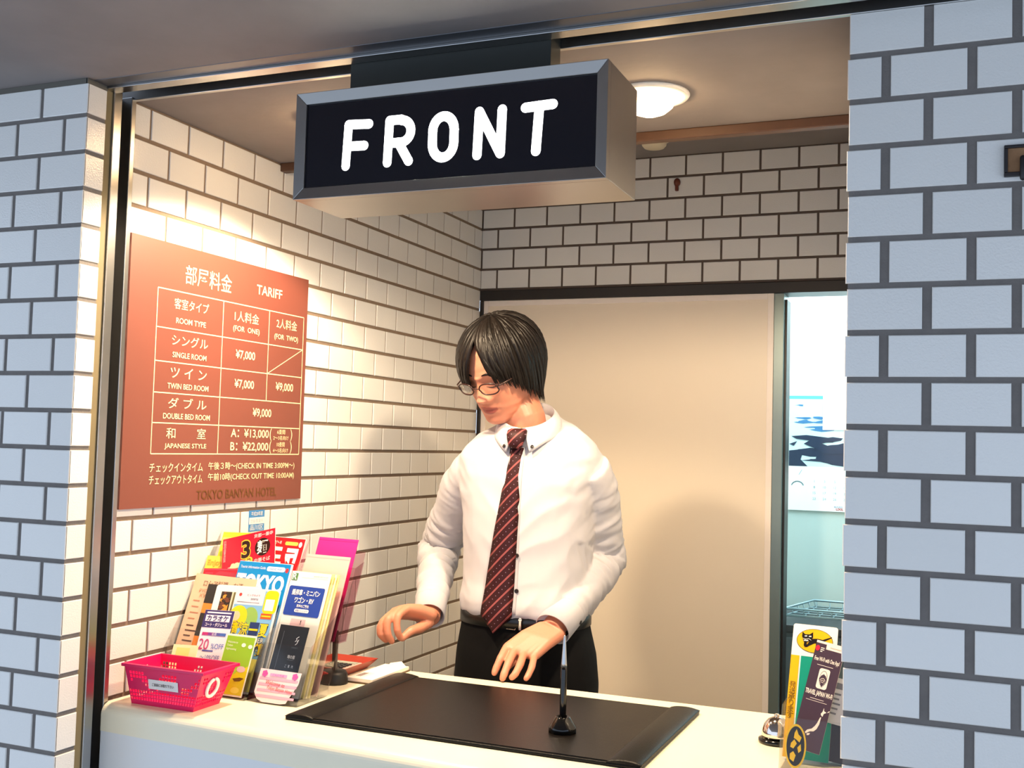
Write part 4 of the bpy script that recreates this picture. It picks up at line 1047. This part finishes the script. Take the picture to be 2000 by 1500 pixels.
for i in range(7):
    t_ = i/6*3; j = min(2, int(t_)); q = mcp[j].lerp(mcp[j+1], t_ - j)
    body.tube([LWA.lerp(LWB, i/6), LWA.lerp(LWB, i/6).lerp(q, .5) + Vector((0, 0, .003)), q + Vector((0, 0, -.001))], [.0170, .0150, .0108], 14, round_end=True)
finger(body, [LW + Vector((-.012, -.020, -.012)), (.600, .750, 1.000), (.583, .715, .984), (.578, .690, .972)], .0135, .0082)
RH = {'idx': [(.3110, .735, 1.0725), (.3030, .703, 1.0570), (.3062, .696, 1.0290), (.3085, .708, 1.0090)], 'mid': [(.2960, .728, 1.0690), (.2858, .690, 1.0510), (.2885, .684, 1.0210), (.2925, .697, 1.0020)],
      'ring': [(.2810, .728, 1.0630), (.2705, .690, 1.0430), (.2715, .684, 1.0180), (.2770, .697, 1.0030)], 'pky': [(.2690, .738, 1.0540), (.2585, .705, 1.0350), (.2600, .700, 1.0140), (.2680, .710, 1.0020)]}
for k_, v in RH.items():
    finger(body, [Vector(v[0]).lerp(RW, .15)] + v, {'idx': .0098, 'mid': .0100, 'ring': .0094, 'pky': .0084}[k_], {'idx': .0074, 'mid': .0076, 'ring': .0072, 'pky': .0064}[k_])
mcp = [Vector(RH[k_][0]) for k_ in ('idx', 'mid', 'ring', 'pky')]
RWA, RWB = RW + Vector((.008, -.010, .008)), RW + Vector((-.014, .002, .004))
for i in range(7):
    t_ = i/6*3; j = min(2, int(t_)); q = mcp[j].lerp(mcp[j+1], t_ - j)
    body.tube([RWA.lerp(RWB, i/6), RWA.lerp(RWB, i/6).lerp(q, .5) + Vector((0, 0, .003)), q], [.0170, .0150, .0108], 14, round_end=True)
finger(body, [RW + Vector((.006, -.012, -.010)), (.3310, .757, 1.0260), (.3235, .732, 1.0230), (.3110, .713, 1.0080)], .0135, .0082)

bme = remesh(body, .0021, 3, .5)
# lip colour belongs to the skin itself: stored as a colour layer
inv_h = HEADM.inverted()
n = len(bme.vertices); co = np.empty(n*3); bme.vertices.foreach_get('co', co); co = co.reshape(-1, 3)
Mi = np.array(inv_h); loc = co @ Mi[:3, :3].T + Mi[:3, 3]
x, y, z = loc[:, 0], loc[:, 1], loc[:, 2]
hd = (np.abs(x) < .03) & (y < -.07)
lz0 = -.0590 - .0035*(np.abs(x)/.024)**2 - .0012*np.exp(-(x/.004)**2); lz1 = -.0815 + .0100*(np.abs(x)/.024)**2
edge = np.clip((lz0 - z)/.0022, 0, 1)*np.clip((z - lz1)/.0022, 0, 1)*np.clip((.0255 - np.abs(x))/.003, 0, 1)
lip = np.where(hd, edge, 0)
at = bme.attributes.new('lip', 'FLOAT', 'POINT'); at.data.foreach_set('value', lip.astype(np.float32))
m_skin = mat('skin', (208, 138, 110), .45, 0, .03, 30, .12, 260, sss=.25)
nt = m_skin.node_tree; bs = nt.nodes['Principled BSDF']; src = bs.inputs['Base Color'].links[0].from_socket
an = nt.nodes.new('ShaderNodeAttribute'); an.attribute_name = 'lip'
mx = nt.nodes.new('ShaderNodeMix'); mx.data_type = 'RGBA'; mx.inputs[7].default_value = lin((164, 86, 74))
nt.links.new(an.outputs['Fac'], mx.inputs[0]); nt.links.new(src, mx.inputs[6]); nt.links.new(mx.outputs[2], bs.inputs['Base Color'])
mesh_obj('body', bme, m_skin, man)

# ---- eyes, brows
m_hair = mat('black_hair', (17, 13, 11), .42, 0, .1, 80, 0, 0, .4, spec=.22)
def fs(x, z, off=0.0):  # a point on the face surface
    f, bk, hw = interp(FRONT, z), interp(BACK, z), interp(HALF, z); yc = (bk - f)/2; hy = (bk + f)/2
    c_ = (1 - min(.999, abs(x/hw))**2.15)**(1/2.15)
    return HP(x, yc - hy*c_ - face_bump(x, z)*min(1, c_*2.2) - off, z)
for sx in (-1, 1):
    b = MB(); b.M = PINV
    b.tube([fs(sx*(.030 + .0145*u_), -.0080 - .0035*(1 - u_*u_), .0002) for u_ in [-1 + i/7 for i in range(15)]], [.0003 + .0010*math.sin(PI*(i+.6)/15.2) for i in range(15)], 6)
    b.build('eyelashes', m_hair, man)
    b = MB(); b.M = PINV
    b.tube([fs(sx*(.0315 + .018*u_), .0185 + .0045*(1 - u_*u_) - .002*u_, .0) for u_ in [-1 + i/7 for i in range(15)]], [.0008 + .0022*math.sin(PI*(i+.8)/16) for i in range(15)], 6)
    b.build('eyebrow', m_hair, man)
# ---- glasses
gm = bpy.data.objects.new('glasses', None); COL.objects.link(gm); gm.parent = man; gm['label'] = 'dark thin framed glasses'
GM = PINV @ HEADM
m_gl = mat('dark_glasses_frame', (44, 20, 16), .3)
def rim_pts(sx, k=1.0):
    out = []
    for i in range(28):
        a = 2*PI*i/28; s_, c_ = math.sin(a), math.cos(a)
        xx = .0335 + .0235*k*math.copysign(abs(c_)**.80, c_); zz = -.0080 + .0140*k*math.copysign(abs(s_)**.85, s_)
        out.append(Vector((sx*xx, -.1075 + .010*((xx)/.055)**2 + .003*(zz < -.01), zz)))
    return out
for sx in (-1, 1):
    pts = rim_pts(sx)
    b = MB(); b.M = GM; b.tube(pts + [pts[0]], .0018, 6); b.build('rim', m_gl, gm)
    b = MB(); b.M = GM; b.poly([tuple(p) for p in rim_pts(sx, .99)]); b.build('lens', acrylic('lens_glass', (.98, .97, .96)), gm)
    b = MB(); b.M = GM; b.tube([(sx*.0570, -.0980, -.002), (sx*.0650, -.092, .000), (sx*.0745, -.060, .001), (sx*.0800, .000, .001), (sx*.0810, .020, -.004)], [.0016, .0017, .0014, .0012, .0012], 6); b.build('temple', m_gl, gm)
b = MB(); b.M = GM; b.tube([(-.0105, -.1070, -.006), (0, -.1105, -.0035), (.0105, -.1070, -.006)], .0013, 6); b.build('bridge', m_gl, gm)

# ---- hair: a cap and many tapered locks
HC = Vector((0, .014, .022)); HR = Vector((.0900, .1160, .1060))
def th_end(ph):
    tab = [(-180, 160), (-120, 155), (-95, 134), (-75, 114), (-40, 111), (-14, 106), (0, 98), (14, 97), (40, 102), (58, 114), (80, 134), (100, 144), (120, 156), (180, 160)]
    for (a, va), (b_, vb) in zip(tab, tab[1:]):
        if ph <= b_: return va + (vb - va)*(ph - a)/(b_ - a)
    return 160
def hpt(th, ph, lift):
    a, p_ = math.radians(min(th, 96)), math.radians(ph)
    d = Vector((math.sin(a)*math.sin(p_), -math.sin(a)*math.cos(p_), math.cos(a)))
    q = Vector((d.x*(HR.x + lift), d.y*(HR.y + lift), d.z*(HR.z + lift)))
    if th > 96:
        ex = math.radians(th - 96)*.112; back = max(0, -math.cos(p_))
        kk = 1 - (.10 + .35*back)*min(1, ex/.09)**1.5
        q.x *= kk; q.y *= kk; q.z -= ex
    return HC + q
PART = 3.0
b = MB(); b.M = PINV @ HEADM
NP, NT = 96, 26; vs = []; fs_ = []
for j in range(NT + 1):
    for i in range(NP):
        ph = -180 + 360*i/NP; e = th_end(ph) - 6
        dpa = abs(ph - PART)
        if dpa < 20: e = 46 + (e - 46)*(dpa/20)**1.2
        vs.append(hpt(1 + (e - 1)*j/NT, ph, -.003))
for j in range(NT):
    for i in range(NP): fs_.append((j*NP + i, (j+1)*NP + i, (j+1)*NP + (i+1) % NP, j*NP + (i+1) % NP))
b.add(vs, fs_, 0, None, True)
rr = random.Random(21)
for i in range(760):
    ph0 = rr.uniform(-180, 180)
    if rr.random() < .22: ph0 = rr.uniform(-70, 70)
    side = 1 if ph0 > PART else -1
    th0 = rr.choice([4, 10, 22, 36, 50, 64]) + rr.uniform(-4, 6)
    near = max(0, 1 - abs(ph0 - PART)/70)
    shift = side*(12*near + 4*near*near) ; wig = rr.uniform(-5, 5)
    e = th_end(max(-180, min(180, ph0 + shift))) + rr.uniform(-7, 5)
    lift = rr.uniform(-.001, .0055); n_ = 12; path = []; rad = []
    for k in range(n_):
        s_ = k/(n_-1)
        ph = ph0 + shift*s_**1.6*(1.0) + wig*math.sin(2.4*s_)
        th = th0 + (e - th0)*s_; gp = 1 + (25 if side > 0 else 13)*max(0, min(1, (th - 44)/46))**.7
        if abs(ph - PART) < gp and th > 30: ph = PART + side*(gp + abs(wig)*.5*s_)
        th = th0 + (e - th0)*s_
        path.append(hpt(th, ph, lift + .0035*math.sin(PI*s_)))
        rad.append((.0052 if th0 > 15 else .0062)*(math.sin(PI*min(1, .12 + s_*.55))**.5)*(1 if s_ < .55 else max(.06, 1 - ((s_-.55)/.45)**1.5)))
    up_v = (path[1] - HC).normalized()
    b.tube(path, rad, 6, 0, True, .34, up_v)
hair_o = b.build('hair', m_hair, man)

# ---- shirt
sh_ = MB()
STORSO = [(1.500, .531, .903, .073, .071)] + TORSO[2:]
sh_.loft([[(q[0], q[1], q[2] + tl*(q[1] - t_[2])) for q in ring_e(*t_)] for t_, tl in zip(STORSO, [.50, .42, .30, .18, .08] + [0]*20)])
def sleeve(S, E, W, rs, cuff):
    d1 = (E - S); pts = [S + Vector((-.015 if S.x < PX else .015, 0, .012)) * -1, S.lerp(E, .25), S.lerp(E, .55), S.lerp(E, .82), E + (E - S.lerp(W, .5)).normalized()*.002, E.lerp(W, .25), E.lerp(W, .55), E.lerp(W, cuff)]
    sh_.tube(pts, rs, 24)
    return pts
RP = sleeve(RS, RE, RW, [.058, .056, .052, .049, .047, .044, .040, .0365], .80)
LP = sleeve(LS, LE, LW, [.060, .057, .053, .051, .051, .050, .048, .044], .78)
sme = remesh(sh_, .0048, 5, .6)
n = len(sme.vertices); co = np.empty(n*3); sme.vertices.foreach_get('co', co); co = co.reshape(-1, 3)
nn = np.empty(n*3); sme.vertices.foreach_get('normal', nn); nn = nn.reshape(-1, 3)
def seg_info(p, path):
    best = (9, 0, None); acc = 0
    for a, c_ in zip(path, path[1:]):
        ab = c_ - a; L_ = ab.length; t_ = max(0, min(1, (p - a).dot(ab)/(L_*L_))); d = (p - (a + ab*t_)).length
        if d < best[0]: best = (d, acc + t_*L_, ab/L_)
        acc += L_
    return best
disp = np.zeros(n)
for i in range(n):
    p = Vector(co[i]); q = 0
    if abs(p.x - PX) > .135:
        path = RP if p.x < PX else LP
        d, s_, ax = seg_info(p, path)
        wgt = min(1, max(0, (abs(p.x - PX) - .135)/.03))
        k = Vector(p) - ax*p.dot(ax)
        el = gs(s_ - .30, .13)
        f1 = mnoise.noise(ax*(s_*52) + k*13 + Vector((3, 1, 5)))
        f2 = mnoise.noise(ax*(s_*24) + k*9 + Vector((9, 4, 2)))
        q += wgt*((.0014 + .0078*el)*(1 - 2*abs(f1)) +   .0050*f2)
    tw = 1 - min(1, max(0, (abs(p.x - PX) - .12)/.05))
    if tw > 0:
        dg_ = Vector((.75 if p.x > PX else -.75, 0, .66)); al = p.dot(dg_); k = p - dg_*al
        f1 = mnoise.noise(dg_*(al*5) + k*19 + Vector((1, 7, 3)))
        f3 = mnoise.noise(Vector((p.x*26, p.y*26, p.z*7)))
        wst = gs(p.z - 1.085, .055)
        q += tw*(.0030*(1 - 2.2*abs(f1)) + (.0012 + .0055*wst)*f3)
        ap = gs(abs(p.x - PX) - .150, .035)*gs(p.z - 1.36, .06)
        f4 = mnoise.noise(Vector((p.x*16 + p.z*14, p.z*34 - abs(p.x - PX)*34, 2)))
        q += .005*ap*f4
    disp[i] = q
co2 = co + nn*disp[:, None]
sme.vertices.foreach_set('co', co2.reshape(-1)); sme.update()
m_shirt = mat('white_shirt_cotton', (198, 196, 201), .8, 0, .01, 60, .12, 900)
bvh = BVHTree.FromPolygons([tuple(v) for v in co2], [tuple(p.vertices) for p in sme.polygons])
shirt = mesh_obj('shirt', sme, m_shirt, man)
def chest_y(x, z, off=0.0):
    h_ = bvh.ray_cast(Vector((x, .3, z)), Vector((0, 1, 0)))
    return (h_[0].y if h_[0] else .80) - off
# placket and buttons
b = MB()
zz = [1.455 - i*.012 for i in range(33)]
rings = [[(x_, chest_y(x_, z, .0016), z) for x_ in (.536 - .0165, .536, .536 + .0190)] for z in zz]
vs = [p for r in rings for p in r]
b.add(vs, [(i*3+j, (i+1)*3+j, (i+1)*3+j+1, i*3+j+1) for i in range(len(rings)-1) for j in range(2)], 0, None, True)
o = b.build('placket', m_shirt, shirt); o.parent = shirt; o.matrix_local = Matrix.Identity(4)
sd = o.modifiers.new('t', 'SOLIDIFY'); sd.thickness = .0012; sd.offset = -1
m_btn = mat('dark_button', (26, 20, 20), .3)
def button(x_, z_, y_=None, nrm=(0, -1, 0), r=.0050, parent=shirt):
    y_ = chest_y(x_, z_, .0016) if y_ is None else y_
    M = Matrix.Translation((x_, y_, z_)) @ Vector((0, 0, 1)).rotation_difference(Vector(nrm)).to_matrix().to_4x4()
    b = MB(); b.lathe([(r, -.0005), (r, .0012), (r*.8, .0018), (r*.7, .0012), (0, .0011)], 16, 0, (0, 0, 0), M)
    o = b.build('button', m_btn, parent)
    return o
button(.5520, 1.203); button(.5545, 1.1235); 
# cuffs
def cuff(a, c_, r0, r1, name_up):
    b = MB(); ax = (c_ - a).normalized(); q = (abs(ax.z) < .9 and Vector((0, 0, 1))) or Vector((1, 0, 0))
    u = (q - ax*q.dot(ax)).normalized(); v = ax.cross(u); N = 36; rings = []
    prof = [(0, r0 - .004), (0, r0), (.006, r0 + .0006), (1, r1), (1, r1 - .0022), (.3, r0 - .005)]
    for s_, r in prof:
        base = a.lerp(c_, s_ if s_ in (0, 1, .3) else .1)
        rings.append([tuple(base + (u*math.cos(2*PI*k/N)*.94 + v*math.sin(2*PI*k/N))*r*(1 + .02*math.sin(4*PI*k/N + 1))) for k in range(N)])
    b.loft(rings, 0, False)
    b.M = None
    o = b.build('cuff', m_shirt, shirt); o.matrix_local = Matrix.Identity(4)
    return u, v, ax
cuff(RE.lerp(RW, .70), RE.lerp(RW, .985), .0385, .0375, 0)
lu, lv, lax = cuff(LE.lerp(LW, .70), LE.lerp(LW, .985), .0455, .0425, 0)
for fr, an in ((.80, .2), (.955, .2)):
    ctr = LE.lerp(LW, fr); dirv = Vector((.78, -.38, -.50)); dirv = (dirv - lax*dirv.dot(lax)).normalized()
    q = ctr + dirv*.0445
    if fr < .9:
        o = button(q.x, q.z, q.y, dirv)
# collar
def col_pt(a, s_):
    """a: angle from the front (deg), s_: 0 top edge .. 1 outer lower edge"""
    ar = math.radians(a); cxx = .5335 + .0085*math.cos(ar); top = Vector((cxx + .0600*math.sin(ar), .897 - .066*math.cos(ar), 1.5255 - .032*math.cos(ar)))
    fr = max(0, math.cos(ar)); drop = .040 + .028*fr**6; out = .020 + .004*fr
    bot = Vector((cxx + (.0600 + out)*math.sin(ar), .897 - (.066 + out)*math.cos(ar), top.z - drop))
    q = top.lerp(bot, s_); bul = math.sin(PI*min(1, s_*1.0))*.006
    return q + Vector((math.sin(ar), -math.cos(ar), .6)).normalized()*bul
b = MB(); NA, NS = 60, 7; vs = []; fs_ = []
for i in range(NA + 1):
    for j in range(NS + 1):
        s_ = j/NS; a0 = 9 + 11*s_; a = a0 + (360 - 2*a0)*i/NA
        vs.append(col_pt(a, s_))
for i in range(NA):
    for j in range(NS): fs_.append((i*(NS+1)+j, i*(NS+1)+j+1, (i+1)*(NS+1)+j+1, (i+1)*(NS+1)+j))
b.add(vs, fs_, 0, None, True)
o = b.build('collar', m_shirt, shirt); o.matrix_local = Matrix.Identity(4)
sd = o.modifiers.new('t', 'SOLIDIFY'); sd.thickness = .0022; sd.offset = 1
b = MB()
vs = []; fs_ = []
for i in range(NA + 1):
    a = 2 + 356*i/NA; q = col_pt(a, 0); ar = math.radians(a)
    for dz, rr2 in ((.0, 0), (-.020, .001), (-.045, .004)): vs.append(q + Vector((math.sin(ar)*rr2, -math.cos(ar)*rr2, dz)))
for i in range(NA):
    for j in range(2): fs_.append((i*3+j, i*3+j+1, (i+1)*3+j+1, (i+1)*3+j))
b.add(vs, fs_, 0, None, True)
o = b.build('collar_stand', m_shirt, shirt); o.matrix_local = Matrix.Identity(4)
sd = o.modifiers.new('t', 'SOLIDIFY'); sd.thickness = .002; sd.offset = 1
for a in (24, -24):
    q = col_pt(a, .86); ar = math.radians(a); q += Vector((math.sin(ar), -math.cos(ar), .5)).normalized()*.004
    button(q.x, q.z, q.y, (math.sin(ar), -math.cos(ar), .45), .0042)

# ---- tie
m_tie = bpy.data.materials.new('striped_tie'); m_tie.use_nodes = True
nt = m_tie.node_tree; bs = nt.nodes['Principled BSDF']; bs.inputs['Roughness'].default_value = .55; bs.inputs['Specular IOR Level'].default_value = .25
tc = nt.nodes.new('ShaderNodeTexCoord'); sp = nt.nodes.new('ShaderNodeSeparateXYZ'); nt.links.new(tc.outputs['Object'], sp.inputs[0])
def nm(op, a=None, b_=None, c_=None):
    nd = nt.nodes.new('ShaderNodeMath'); nd.operation = op
    for i, v in enumerate((a, b_, c_)):
        if v is None: continue
        if isinstance(v, (int, float)): nd.inputs[i].default_value = v
        else: nt.links.new(v, nd.inputs[i])
    return nd.outputs[0]
s_ = nm('MULTIPLY_ADD', sp.outputs[0], -1.05, sp.outputs[2])
fr = nm('FRACT', nm('MULTIPLY', s_, 1/.0315))
st1 = nm('LESS_THAN', nm('ABSOLUTE', nm('SUBTRACT', fr, .50)), .085)
st2 = nm('LESS_THAN', nm('ABSOLUTE', nm('SUBTRACT', fr, .50)), .018)
stripe = nm('SUBTRACT', st1, nm('MULTIPLY', st2, .6))
t_al = nm('ADD', nm('MULTIPLY', sp.outputs[0], .9), nm('MULTIPLY', sp.outputs[2], .9))
f2 = nm('FRACT', nm('MULTIPLY', t_al, 1/.0135))
dx = nm('MULTIPLY', nm('SUBTRACT', f2, .5), .0135); dy = nm('MULTIPLY', nm('ABSOLUTE', nm('SUBTRACT', fr, nm('LESS_THAN', .5, fr))), .0225)
dot = nm('LESS_THAN', nm('ADD', nm('MULTIPLY', dx, dx), nm('MULTIPLY', dy, dy)), .0011**2)
m1 = nt.nodes.new('ShaderNodeMix'); m1.data_type = 'RGBA'; m1.inputs[6].default_value = lin((50, 16, 20)); m1.inputs[7].default_value = lin((158, 84, 84)); nt.links.new(stripe, m1.inputs[0])
m2 = nt.nodes.new('ShaderNodeMix'); m2.data_type = 'RGBA'; m2.inputs[7].default_value = lin((150, 120, 140)); nt.links.new(dot, m2.inputs[0]); nt.links.new(m1.outputs[2], m2.inputs[6])
nt.links.new(m2.outputs[2], bs.inputs['Base Color'])
tie = bpy.data.objects.new('tie', None); COL.objects.link(tie); tie.parent = man; tie['label'] = 'dark red tie with pink stripes'
path = [(.5345, 1.448, .0170), (.5330, 1.40, .0195), (.5300, 1.33, .0245), (.5225, 1.25, .0295), (.5155, 1.17, .0340), (.5110, 1.10, .0375), (.5090, 1.065, .0390)]
b = MB(); b.M = PINV; rings = []
fine = []
for i in range(len(path) - 1):
    for j in range(5): fine.append(tuple(np.array(path[i])*(1 - j/5) + np.array(path[i+1])*j/5))
fine.append(path[-1])
yprev = None
for cx_, z, hw in fine:
    y0_ = min(chest_y(cx_ + o_, z) for o_ in (-hw, 0, hw)) - .006
    y0_ = y0_ if yprev is None else (yprev*.6 + min(y0_, yprev + .004)*.4)
    yprev = y0_
    rings.append([(cx_ - hw, y0_ + .004, z), (cx_ - hw*.5, y0_ - .0015, z), (cx_, y0_ - .003, z), (cx_ + hw*.5, y0_ - .0015, z), (cx_ + hw, y0_ + .004, z), (cx_, y0_ + .003, z)])
yl = yprev
for f_ in (.75, .5, .25, .02):
    z = 1.065 - (1 - f_)*.040; cx_ = .509 - (1 - f_)*.004; hw = .039*f_
    rings.append([(cx_ - hw, yl + .004*f_, z), (cx_ - hw*.5, yl - .0015, z), (cx_, yl - .003, z), (cx_ + hw*.5, yl - .0015, z), (cx_ + hw, yl + .004*f_, z), (cx_, yl + .003, z)])
b.loft(rings, 0, True, True); b.build('blade', m_tie, tie)
b = MB(); b.M = PINV; rings = []
for z, hw, hd_, yy in ((1.4925, .017, .008, .828), (1.488, .0235, .013, .822), (1.478, .0235, .0155, .817), (1.466, .0205, .0150, .813), (1.455, .0170, .0125, .811), (1.449, .0155, .0095, .811), (1.446, .0130, .006, .812)):
    rings.append(ring_e(z, .5355, yy, hw, hd_, 24, 2.6))
b.loft(rings); b.build('knot', m_tie, tie)

# ---- trousers, belt, shoes
m_tr = mat('black_trousers', (9, 9, 11), .85, 0, .08, 120, .1, 900, spec=.2)
tr = MB()
tr.loft([ring_e(*t_) for t_ in ((1.066, .53, .916, .149, .117), (1.03, .531, .917, .155, .119), (.97, .533, .919, .168, .124), (.90, .534, .920, .174, .127), (.83, .534, .920, .172, .122))])
for s_ in (-1, 1):
    tr.tube([(.534 + s_*.082, .920, .92), (.534 + s_*.085, .922, .80), (.534 + s_*.088, .926, .48), (.534 + s_*.089, .935, .07)], [.090, .092, .074, .064], 24)
tme = remesh(tr, .007, 4, .5)
trousers = mesh_obj('trousers', tme, m_tr, man)
b = MB(); b.M = PINV; m_belt = mat('black_belt', (14, 13, 13), .3)
rings = []
for z, e in ((1.036, .0015), (1.038, .004), (1.066, .004), (1.068, .0015)):
    rings.append([p for p in ring_e(z, .5305, .9165, .1525 + e, .1185 + e, 64)])
b.loft(rings, 0, False); o = b.build('belt', m_belt, man)
b = MB(); b.M = PINV; yb_ = .9165 - .1225 - .004
b.box((.5655, yb_ - .003, 1.0375), (.5715, yb_, 1.0665)); b.box((.5645, yb_ - .004, 1.058), (.5730, yb_, 1.0635)); b.build('buckle', mat('chrome', (226, 214, 206), .08, 1.0), man, bevel=.0008)
b = MB(); b.M = PINV; b.tube([(.535, yb_ - .001, 1.0385), (.556, yb_ - .001, 1.0375), (.557, yb_ - .001, 1.041)], .0009, 6); b.build('buckle_prong', mat('chrome', (226, 214, 206), .08, 1.0), man)
for s_ in (-1, 1):
    b = MB(); b.M = PINV; rings = []
    xx = .534 + s_*.092
    for yy, hw, hz in ((1.005, .022, .030), (.995, .034, .046), (.95, .038, .060), (.90, .040, .058), (.85, .044, .042), (.79, .046, .034), (.745, .036, .028), (.728, .020, .018)):
        rings.append([(xx + hw*math.cos(2*PI*k/24), yy, max(.0, hz/2 + hz/2*math.sin(2*PI*k/24)*1.02)) for k in range(24)])
    b.loft(rings); b.build('shoe', mat('gloss_black', (10, 10, 11), .12), man)
